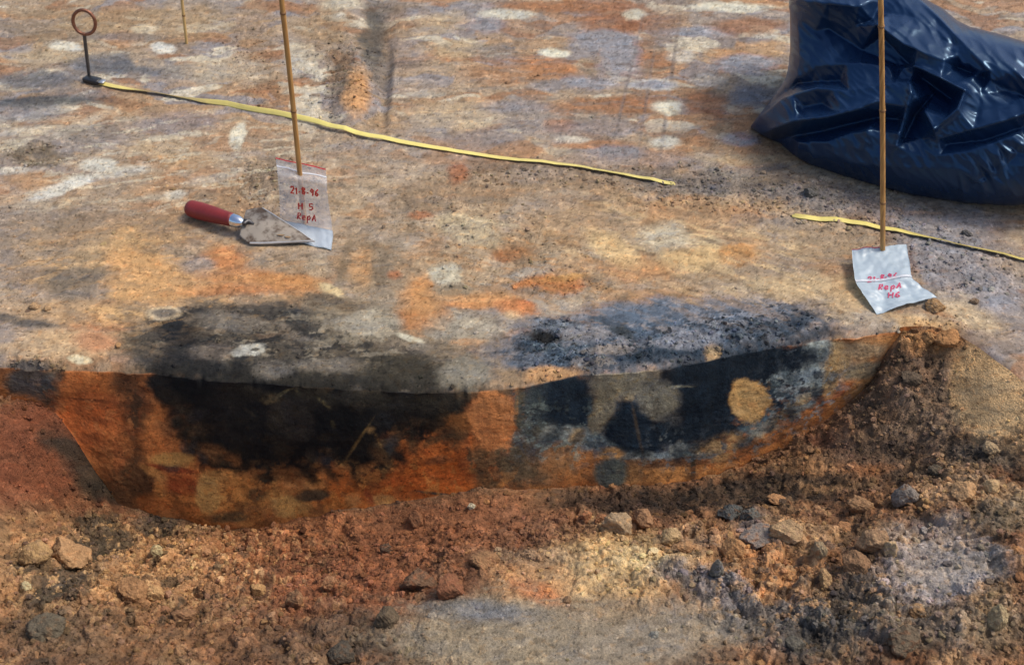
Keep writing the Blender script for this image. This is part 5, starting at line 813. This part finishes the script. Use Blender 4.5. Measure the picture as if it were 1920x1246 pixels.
# dried mud on the blade
M_MUD = simple('dried_mud', (.26, .17, .09), .95, 0, .35, 200, .8)
r_ = np.random.default_rng(5)
for (px, py, s) in ((555, 442, .007), (527, 439, .008), (540, 443, .006), (571, 449, .005)):
    p = at_z(px, py, .0165 - (px - 528) * .00012); v, f = rock_shape(2, r_, 4, .12)
    mesh_obj('mud_patch', v * np.array([s * r_.uniform(.8, 1.3), s * 0.8, .0007]) + p, f, M_MUD, blade if False else trow)

# ------------------------------------------------------------------ grip-seal plastic bags
def plastic(name, clear, tint):
    m, t, b = mat(name); N = t.nodes; L = t.links
    tc = N.new('ShaderNodeTexCoord'); n = N.new('ShaderNodeTexNoise'); n.inputs['Scale'].default_value = 30; n.inputs['Detail'].default_value = 3; L.new(tc.outputs['Object'], n.inputs['Vector'])
    b.inputs['Base Color'].default_value = (*tint, 1); b.inputs['Roughness'].default_value = .33; b.inputs['Specular IOR Level'].default_value = .6
    bp = N.new('ShaderNodeBump'); bp.inputs['Strength'].default_value = .25; bp.inputs['Distance'].default_value = .003; L.new(n.outputs[0], bp.inputs['Height']); L.new(bp.outputs[0], b.inputs['Normal'])
    tl = N.new('ShaderNodeBsdfTranslucent'); tl.inputs[0].default_value = (*tint, 1)
    m1 = N.new('ShaderNodeMixShader'); m1.inputs[0].default_value = .35; L.new(b.outputs[0], m1.inputs[1]); L.new(tl.outputs[0], m1.inputs[2])
    tr = N.new('ShaderNodeBsdfTransparent'); mx = N.new('ShaderNodeMixShader'); mx.inputs[0].default_value = clear
    L.new(m1.outputs[0], mx.inputs[1]); L.new(tr.outputs[0], mx.inputs[2]); L.new(mx.outputs[0], t.nodes['Material Output'].inputs['Surface'])
    return m
M_PLC = plastic('clear_polythene', .76, (.80, .82, .86)); M_PLM = plastic('sky_pale_polythene', .12, (.60, .70, .76)); M_SEAL = plastic('seal_ridge', .15, (.85, .87, .9))  # the second paints pale sky reflection into its tint and opacity
M_REDS = simple('red_seal_stripe', (.62, .02, .03), .4); M_INK = simple('red_marker_ink', (.52, .012, .012), .5, 0, .2, 300); M_INKP = simple('faded_red_ink', (.48, .03, .10), .5, 0, .2, 300)
G_ = {  # handwritten strokes on a unit box, y up
 '2': [[(0, .75), (.12, .98), (.4, .98), (.5, .72), (.3, .4), (0, .02), (.55, .05)]], '1': [[(.1, .72), (.24, .9), (.22, 0)]], '-': [[(0, .35), (.34, .38)]],
 '8': [[(.45, .85), (.2, .98), (.02, .75), (.45, .35), (.3, .02), (.03, .2), (.2, .5), (.5, .8), (.45, .95)]], '9': [[(.45, .75), (.2, .95), (.03, .7), (.2, .48), (.45, .65), (.46, .8), (.38, 0)]],
 '6': [[(.45, .95), (.12, .6), (.05, .2), (.28, 0), (.48, .2), (.3, .42), (.08, .3)]], 'H': [[(.05, 1), (.03, 0)], [(.5, 1), (.47, 0)], [(.03, .5), (.5, .55)]],
 '5': [[(.5, .98), (.1, .95), (.08, .55), (.4, .55), (.48, .25), (.25, 0), (.02, .08)]], 'R': [[(.08, 0), (.1, .95), (.42, .95), (.45, .62), (.1, .5), (.5, 0)]],
 'e': [[(.05, .3), (.42, .38), (.35, .62), (.12, .6), (.03, .25), (.2, 0), (.48, .12)]], 'p': [[(.1, .6), (.08, -.45)], [(.1, .5), (.35, .68), (.5, .4), (.35, .1), (.1, .12)]],
 'A': [[(.02, 0), (.28, 1), (.52, 0)], [(.1, .38), (.46, .4)]]}
def bag_surface(rows, nu=60, nv=90, wav=.0015, seed=3):
    """rows: list of (v, left point, right point, bulge)"""
    vv = np.array([r[0] for r in rows]); Lp = np.array([r[1] for r in rows]); Rp = np.array([r[2] for r in rows])
    def interp(A, v):
        return np.stack([np.interp(v, vv, A[:, k]) for k in range(3)], -1)
    vs_ = np.linspace(0, 1, nv); k = np.hanning(11); k /= k.sum()
    def sm(A):
        a = interp(A, vs_); return np.stack([np.convolve(np.pad(a[:, q], 5, mode='reflect', reflect_type='odd'), k, 'valid') for q in range(3)], -1)
    Ls, Rs = sm(Lp), sm(Rp); us = np.linspace(0, 1, nu)
    P = Ls[:, None] * (1 - us)[None, :, None] + Rs[:, None] * us[None, :, None]
    du = np.gradient(P, axis=1); dv = np.gradient(P, axis=0); N_ = np.cross(du, dv); N_ /= np.linalg.norm(N_, axis=-1)[..., None]
    N_ *= np.sign((N_ * (np.array([0, 0, H]) - P)).sum(-1))[..., None]
    UU, VV_ = np.meshgrid(us, vs_)
    wv = wav * (fbm(UU * 2.5, VV_ * 3.5, 3, seed) * 2 + .4 * np.sin(UU * 7 + VV_ * 4))
    return P + N_ * wv[..., None], N_
def bag_sheet(name, P, N_, m, parent, r0=0, r1=None, c0=0, c1=None, off=0.0, th=.0006):
    P = P[r0:r1, c0:c1]; N_ = N_[r0:r1, c0:c1]; nr, nc = P.shape[:2]
    A = P + N_ * (off + th / 2); B = P + N_ * (off - th / 2); v = np.concatenate([A.reshape(-1, 3), B.reshape(-1, 3)]); f = grid_faces(nr, nc); n0 = nr * nc
    rimi = list(range(nc)) + [i * nc + nc - 1 for i in range(1, nr)] + [(nr - 1) * nc + j for j in range(nc - 2, -1, -1)] + [i * nc for i in range(nr - 2, 0, -1)]
    rf = [(a, b, b + n0, a + n0) for a, b in zip(rimi, rimi[1:] + rimi[:1])]
    return mesh_obj(name, v, np.concatenate([f, f[:, ::-1] + n0, np.array(rf)]), m, parent)
def writing(lines, P, N_, m, parent, wd=.0013):
    up_, vp_ = project(P[..., 0], P[..., 1], P[..., 2]); V_, F_ = [], []
    def on(px, py):
        d = (up_ - px) ** 2 + (vp_ - py) ** 2; i, j = divmod(int(np.argmin(d)), P.shape[1]); i = min(max(i, 1), P.shape[0] - 2); j = min(max(j, 1), P.shape[1] - 2)
        A = np.array([[up_[i, j + 1] - up_[i, j - 1], up_[i + 1, j] - up_[i - 1, j]], [vp_[i, j + 1] - vp_[i, j - 1], vp_[i + 1, j] - vp_[i - 1, j]]]) / 2
        s = np.linalg.solve(A, [px - up_[i, j], py - vp_[i, j]]); s = np.clip(s, -1, 1)
        return P[i, j] + s[0] * (P[i, j + 1] - P[i, j - 1]) / 2 + s[1] * (P[i + 1, j] - P[i - 1, j]) / 2, N_[i, j]
    for text, x, y, hh, adv, sl, skew in lines:     # pixel start of baseline, height, advance, baseline slope, skew
        cx_ = x
        for ch in text:
            if ch == ' ': cx_ += adv * .8; continue
            jx_, jy_, js_ = random.uniform(-.3, .3), random.uniform(-.7, .7), random.uniform(-.08, .08)
            for st_ in G_[ch]:
                pts = []
                for (a, b), (c, d) in zip(st_, st_[1:]):
                    for q in np.linspace(0, 1, 5)[:-1]: pts.append((a + (c - a) * q, b + (d - b) * q))
                pts.append(st_[-1]); W3 = []
                for a, b in pts:
                    px = cx_ + jx_ + a * adv * 1.35 + b * (skew + js_) * hh; py = y + jy_ + (cx_ + a * adv * 1.35 - x) * sl - b * hh; W3.append(on(px, py))
                for i, (p, nn) in enumerate(W3):
                    t = W3[min(i + 1, len(W3) - 1)][0] - W3[max(i - 1, 0)][0]; t = t / (np.linalg.norm(t) + 1e-9); s = np.cross(nn, t); wq = wd * (1 + .25 * math.sin(i * 1.7))
                    V_ += [p + nn * .0011 + s * wq, p + nn * .0011 - s * wq]
                o = len(V_) - 2 * len(W3)
                for i in range(len(W3) - 1): F_.append((o + 2 * i, o + 2 * i + 1, o + 2 * i + 3, o + 2 * i + 2))
            cx_ += adv * (.75 if ch in '1-' else 1)
    return mesh_poly('writing', V_, F_, m, parent)
yb5 = at_z(572, 424)[1]
Lb, Rb = at_z(526, 418, .004), at_z(622, 438, .004); yc_ = b1[1]
rows5 = [(0, at_y(517, 295, yc_ + .012), at_y(611, 316, yc_ + .010)), (.09, at_y(518, 309, yc_ + .008), at_y(612, 331, yc_ + .006)), (.2, at_y(520, 325, yc_ - .012), at_y(613, 345, yc_ - .012)), (.35, at_y(522, 345, yc_ - .016), at_y(614, 362, yc_ - .018)),
         (.62, at_y(525, 386, yc_ - .014), at_y(619, 404, yc_ - .020)), (.76, at_z(526, 410, .010), at_z(623, 430, .009)), (.84, at_z(526, 421, .004), at_z(625, 441, .005)), (1, at_z(524, 447, .003), at_z(621, 466, .006))]
P5, N5 = bag_surface(rows5, seed=3, wav=.002)
bag5 = empty('plastic_bag', at_z(572, 440)); tag(bag5, 'clear seal bag marked H5 on a cane with the trowel tip on its foot', 'plastic bag', 'find bags pinned to canes')
bag_sheet('pouch', P5, N5, M_PLC, bag5)
bag_sheet('seal', P5, N5, M_SEAL, bag5, 9, 12, off=.0012, th=.0012)
bag_sheet('red_stripe', P5, N5, M_REDS, bag5, 0, 2, off=.0008, th=.0012)
writing([('21-8-96', 545.5, 362, 13, 8.6, .11, -.05), ('H 5', 560, 391, 12, 11, .12, .0), ('RepA', 557, 410, 12, 9.4, .13, .08)], P5, N5, M_INK, bag5)
foot = bag_sheet('foot_fold', P5, N5, M_PLM, bag5, 69, 90, off=-.0016, th=.0006)
rows6 = [(0, at_z(1597, 468, 0.0295), at_z(1700, 457, 0.0328)), (.12, at_z(1598, 478, 0.0262), at_z(1702, 470, 0.0295)), (.3, at_z(1600, 503, 0.0207), at_z(1706, 493, 0.0240)), (.47, at_z(1602, 524, 0.0174), at_z(1708, 514, 0.0207)), (.50, at_z(1604, 531, 0.0163), at_z(1710, 520, 0.0196)),
         (.75, at_z(1624, 560, 0.0097), at_z(1730, 540, 0.0119)), (1, at_z(1645, 587, 0.0042), at_z(1757, 557, 0.0075))]
P6, N6 = bag_surface(rows6, seed=8, wav=.0026)
bag6 = empty('plastic_bag', at_z(1680, 560)); tag(bag6, 'pale seal bag marked H6 slumped at the foot of the right hand cane', 'plastic bag', 'find bags pinned to canes')
bag_sheet('pouch', P6, N6, M_PLM, bag6)
bag_sheet('seal', P6, N6, M_SEAL, bag6, 43, 46, off=.0014, th=.0014)
bag_sheet('red_stripe', P6, N6, M_INKP, bag6, 0, 1 + 1, c1=34, off=.0006, th=.0010)
writing([('21-8-96', 1627, 530, 10, 9.0, -.17, .1), ('RepA', 1646, 544, 10, 11.5, -.08, .12), ('H6', 1665, 558, 10, 13, -.03, .0)], P6, N6, M_INKP, bag6, .0012)

# ------------------------------------------------------------------ black rubbish bag
def build_bin_bag():
    outl = [(1484, -70), (1481, -20), (1481, 20), (1483, 70), (1480, 120), (1474, 148), (1456, 172), (1436, 200), (1405, 240), (1430, 256), (1462, 272), (1482, 292), (1520, 315), (1570, 336), (1630, 353), (1700, 370), (1790, 381), (1890, 388),
            (1980, 380), (2060, 340), (2100, 270), (2098, 200), (2050, 140), (1980, 100), (1920, 78), (1874, 64), (1823, 52), (1795, 38), (1768, 16), (1730, -4), (1700, -30), (1640, -62), (1560, -80)]
    st = 2.0; gx = np.arange(1395, 2100, st); gy = np.arange(-90, 400, st); GX, GY = np.meshgrid(gx, gy)
    ins = np.zeros(GX.shape, bool); n = len(outl)
    for i in range(n):
        x0, y0 = outl[i]; x1, y1 = outl[(i + 1) % n]
        cond = ((y0 > GY) != (y1 > GY)) & (GX < (x1 - x0) * (GY - y0) / (y1 - y0 + 1e-9) + x0); ins ^= cond
    u = np.zeros(GX.shape); 
    for _ in range(3000):
        u2 = .25 * (np.roll(u, 1, 0) + np.roll(u, -1, 0) + np.roll(u, 1, 1) + np.roll(u, -1, 1)) + 1.0; u = np.where(ins, u2, 0)
    h = np.sqrt(u / u.max())
    # creases: polyline, width, amplitude (m), sharpness
    cr = np.zeros(GX.shape); KP = []
    def seg_d(pts):
        best = np.full(GX.shape, 1e9); sgn = np.zeros(GX.shape)
        for (x0, y0), (x1, y1) in zip(pts, pts[1:]):
            L2 = (x1 - x0) ** 2 + (y1 - y0) ** 2; t = np.clip(((GX - x0) * (x1 - x0) + (GY - y0) * (y1 - y0)) / L2, 0, 1)
            d = np.hypot(GX - x0 - t * (x1 - x0), GY - y0 - t * (y1 - y0)); s = np.sign((GX - x0) * (y1 - y0) - (GY - y0) * (x1 - x0)); m = d < best; best = np.where(m, d, best); sgn = np.where(m, s, sgn)
        return best, sgn
    wob = 4 * fbm(GX / 40, GY / 40, 3, 301)
    def ridge(pts, w, a, asym=0.0):
        nonlocal cr
        A_ = max(-.024, min(.032, a))
        for i_, ((x0_, y0_), (x1_, y1_)) in enumerate(zip(pts, pts[1:])):
            m_ = max(1, int(math.hypot(x1_ - x0_, y1_ - y0_) / 24))
            for q_ in range(m_ + (i_ == len(pts) - 2)):
                t_ = (i_ + q_ / m_) / (len(pts) - 1); KP.append((x0_ + (x1_ - x0_) * q_ / m_, y0_ + (y1_ - y0_) * q_ / m_, A_ * (.45 + .55 * math.sin(math.pi * min(1, max(0, .12 + .76 * t_))))))
        d, s = seg_d(pts); d = np.maximum(0, d + wob * .35 - 1); wl = w * (1 + asym * s); cr = cr + 1.35 * a * np.exp(-d / wl)
    # the tall folded panel and the fold that hangs from it
    ridge([(1500, 8), (1560, 16), (1617, 22), (1650, 56), (1700, 92), (1775, 122)], 34, .050, .45)
    ridge([(1617, 22), (1660, 72), (1710, 128)], 16, -.022)
    ridge([(1700, -20), (1760, 35), (1830, 110), (1860, 140)], 16, .018, .3)
    ridge([(1775, 122), (1850, 150), (1890, 175), (1960, 200)], 20, -.016)
    ridge([(1720, 132), (1770, 155), (1814, 178), (1800, 212), (1778, 232), (1757, 249)], 9, .040, -.3)
    ridge([(1735, 152), (1790, 192)], 22, -.034)
    ridge([(1757, 249), (1740, 215), (1713, 168)], 6, .022, .3)
    ridge([(1687, 279), (1700, 232), (1714, 182), (1712, 166)], 6, .026, .35)
    ridge([(1700, 262), (1718, 225), (1735, 205)], 10, -.020)
    ridge([(1428, 221), (1470, 190), (1540, 172), (1600, 178), (1650, 170), (1712, 160)], 12, .018, -.3)
    ridge([(1440, 205), (1500, 160), (1580, 158)], 14, -.014)
    ridge([(1452, 246), (1500, 232), (1560, 226), (1610, 214), (1648, 198)], 11, .030, -.4)
    ridge([(1460, 262), (1540, 250), (1600, 236), (1650, 225), (1690, 228)], 13, -.030)
    ridge([(1627, 277), (1634, 250), (1646, 210)], 8, .016); ridge([(1612, 285), (1600, 255)], 7, .010); ridge([(1575, 298), (1560, 270)], 7, .010); ridge([(1530, 300), (1518, 272)], 6, .011); ridge([(1497, 300), (1502, 272)], 5, .010)
    ridge([(1765, 266), (1830, 248), (1888, 232), (1980, 200)], 10, .018, .3); ridge([(1740, 300), (1820, 290), (1900, 262)], 12, .010); ridge([(1780, 275), (1850, 268), (1920, 244)], 9, -.010)
    for k in range(9): ridge([(1800 + 9 * k, 365 - 4 * k), (1850 + 10 * k, 335 - 8 * k), (1905 + 12 * k, 285 - 10 * k)], 4.5, .006 * (1 if k % 2 else -1.0), .2)
    ridge([(1520, 290), (1600, 310), (1700, 318), (1800, 322)], 16, .010); ridge([(1500, 40), (1505, 110), (1500, 150)], 12, .010); ridge([(1560, 60), (1620, 100), (1690, 130)], 26, -.022)
    ridge([(1540, 130), (1620, 126), (1700, 134)], 10, .010, .2); ridge([(1830, 60), (1880, 120), (1930, 160)], 10, .012)
    ridge([(1760, 60), (1800, 110), (1860, 160)], 8, .006); ridge([(1720, 40), (1790, 90)], 7, .005); ridge([(1690, 10), (1770, 80), (1830, 150)], 6, .006, .3)
    from mathutils.geometry import delaunay_2d_cdt
    rr = np.random.default_rng(21); pts = []
    for x_, y_, z_ in KP:
        if all((x_ - p[0]) ** 2 + (y_ - p[1]) ** 2 > 49 for p in pts): pts.append((x_, y_, z_))
    for _ in range(2600):
        x_, y_ = rr.uniform(1380, 2120), rr.uniform(-110, 420)
        if all((x_ - p[0]) ** 2 + (y_ - p[1]) ** 2 > 27 ** 2 for p in pts): pts.append((x_, y_, float(.010 * perlin(np.array([x_ / 90.]), np.array([y_ / 60.]), 320)[0]) + rr.normal() * .0028))
    pts += [(1300, -200, 0), (2250, -200, 0), (2250, 520, 0), (1300, 520, 0)]
    cv, _, ct, _, _, _ = delaunay_2d_cdt([Vector((p[0], p[1])) for p in pts], [], [], 0, 1e-4)
    zz = np.array([min(pts, key=lambda p: (p[0] - v[0]) ** 2 + (p[1] - v[1]) ** 2)[2] for v in cv]); cv = np.array([(v[0], v[1]) for v in cv]); fa = np.zeros(GX.shape)
    for t_ in ct:
        A, B, C = cv[t_[0]], cv[t_[1]], cv[t_[2]]
        j0, j1 = np.searchsorted(gx, [min(A[0], B[0], C[0]) - st, max(A[0], B[0], C[0]) + st]); i0, i1 = np.searchsorted(gy, [min(A[1], B[1], C[1]) - st, max(A[1], B[1], C[1]) + st])
        if j1 <= j0 or i1 <= i0: continue
        xx, yy = GX[i0:i1, j0:j1], GY[i0:i1, j0:j1]; dn = (B[1] - C[1]) * (A[0] - C[0]) + (C[0] - B[0]) * (A[1] - C[1])
        if abs(dn) < 1e-6: continue
        l1 = ((B[1] - C[1]) * (xx - C[0]) + (C[0] - B[0]) * (yy - C[1])) / dn; l2 = ((C[1] - A[1]) * (xx - C[0]) + (A[0] - C[0]) * (yy - C[1])) / dn; l3 = 1 - l1 - l2
        k_ = (l1 > -1e-6) & (l2 > -1e-6) & (l3 > -1e-6); fa[i0:i1, j0:j1] = np.where(k_, l1 * zz[t_[0]] + l2 * zz[t_[1]] + l3 * zz[t_[2]], fa[i0:i1, j0:j1])
    for _ in range(2): fa[1:-1, 1:-1] = .5 * fa[1:-1, 1:-1] + .125 * (fa[:-2, 1:-1] + fa[2:, 1:-1] + fa[1:-1, :-2] + fa[1:-1, 2:])
    cr = fa * 1.0 + .25 * cr + .0022 * (1 - 2 * np.abs(perlin((GX * .7 + GY * .7) / 46, (GY * .7 - GX * .7) / 17, 330)))
    fade = np.clip(h * 4.0, 0, 1)
    k5 = np.array([.25, .5, .25])
    # middle plane through the ground line below the bag, leaning back
    g1 = at_z(1405, 240, .004); g2 = at_z(1890, 388, .004); e1 = (g2 - g1) / np.linalg.norm(g2 - g1); back = np.cross([0, 0, 1], e1); back /= np.linalg.norm(back)
    if back[1] < 0: back = -back
    lean = math.radians(52); e2 = back * math.cos(lean) + np.array([0, 0, 1]) * math.sin(lean); nr = np.cross(e1, e2); nr /= np.linalg.norm(nr)
    if nr[1] > 0: nr = -nr
    cam0 = np.array([0, 0, H]); dx = (GX - 960) / F; dy = (623 - GY) / F
    D = FW[None, None] + dx[..., None] * np.array([1, 0, 0]) + dy[..., None] * UP
    kk = ((g1 - cam0) @ nr) / (D @ nr); P = cam0 + D * kk[..., None]
    view = D / np.linalg.norm(D, axis=-1)[..., None]
    vdir = -(view * .75 - nr * .25); vdir /= np.linalg.norm(vdir, axis=-1)[..., None]
    Fr = P + vdir * (h * .13 + cr * fade)[..., None]; Bk = P + view * (h * .20)[..., None]
    Fr[..., 2] = np.maximum(Fr[..., 2], .003); Bk[..., 2] = np.maximum(Bk[..., 2], .003)
    ids = -np.ones(GX.shape, int); k = 0
    cell = ins[:-1, :-1] & ins[1:, :-1] & ins[:-1, 1:] & ins[1:, 1:]
    # snap the border onto the outline so it runs smooth
    used = np.zeros(GX.shape, bool); used[:-1, :-1] |= cell; used[1:, :-1] |= cell; used[:-1, 1:] |= cell; used[1:, 1:] |= cell
    ids[used] = np.arange(used.sum()); n0 = used.sum()
    ci_, cj_ = np.where(cell); q = np.stack([ids[ci_, cj_], ids[ci_ + 1, cj_], ids[ci_ + 1, cj_ + 1], ids[ci_, cj_ + 1]], -1)
    V_ = np.concatenate([Fr[used], Bk[used]])
    edges = {}
    for f in q:
        for a, b in ((f[0], f[1]), (f[1], f[2]), (f[2], f[3]), (f[3], f[0])): edges[(a, b)] = 1
    side_ = np.array([(b, a, a + n0, b + n0) for (a, b) in edges if (b, a) not in edges])
    # relax the stepped border
    bset = np.unique(side_[:, :2]); nb = {}
    for a, b, _, _ in side_: nb.setdefault(a, []).append(b); nb.setdefault(b, []).append(a)
    for _ in range(6):
        W2 = V_.copy()
        for a in bset:
            if len(nb[a]) == 2:
                W2[a] = .5 * V_[a] + .25 * (V_[nb[a][0]] + V_[nb[a][1]]); W2[a + n0] = .5 * V_[a + n0] + .25 * (V_[nb[a][0] + n0] + V_[nb[a][1] + n0])
        V_ = W2
    m, t, b = mat('black_polythene'); N = t.nodes; L = t.links
    b.inputs['Base Color'].default_value = (.0065, .020, .058, 1); b.inputs['Roughness'].default_value = .27; b.inputs['Specular IOR Level'].default_value = .8; b.inputs['IOR'].default_value = 1.42  # blue of the reflected sky is put into base colour and specular tint
    b.inputs['Specular Tint'].default_value = (.40, .68, 1, 1)
    tc = N.new('ShaderNodeTexCoord'); n_ = N.new('ShaderNodeTexNoise'); n_.inputs['Scale'].default_value = 24; n_.inputs['Detail'].default_value = 4; n_.inputs['Distortion'].default_value = 1.2; L.new(tc.outputs['Object'], n_.inputs['Vector'])
    bp = N.new('ShaderNodeBump'); bp.inputs['Strength'].default_value = .12; bp.inputs['Distance'].default_value = .004; L.new(n_.outputs[0], bp.inputs['Height']); L.new(bp.outputs[0], b.inputs['Normal'])
    org = at_z(1700, 330)
    o = mesh_obj('rubbish_bag', V_, np.concatenate([q, q[:, ::-1] + n0, side_]), m, origin=org)
    tag(o, 'large full black plastic rubbish bag slumped on the ground at the upper right', 'rubbish bag')
    return o
build_bin_bag()
print('verts', X.size)
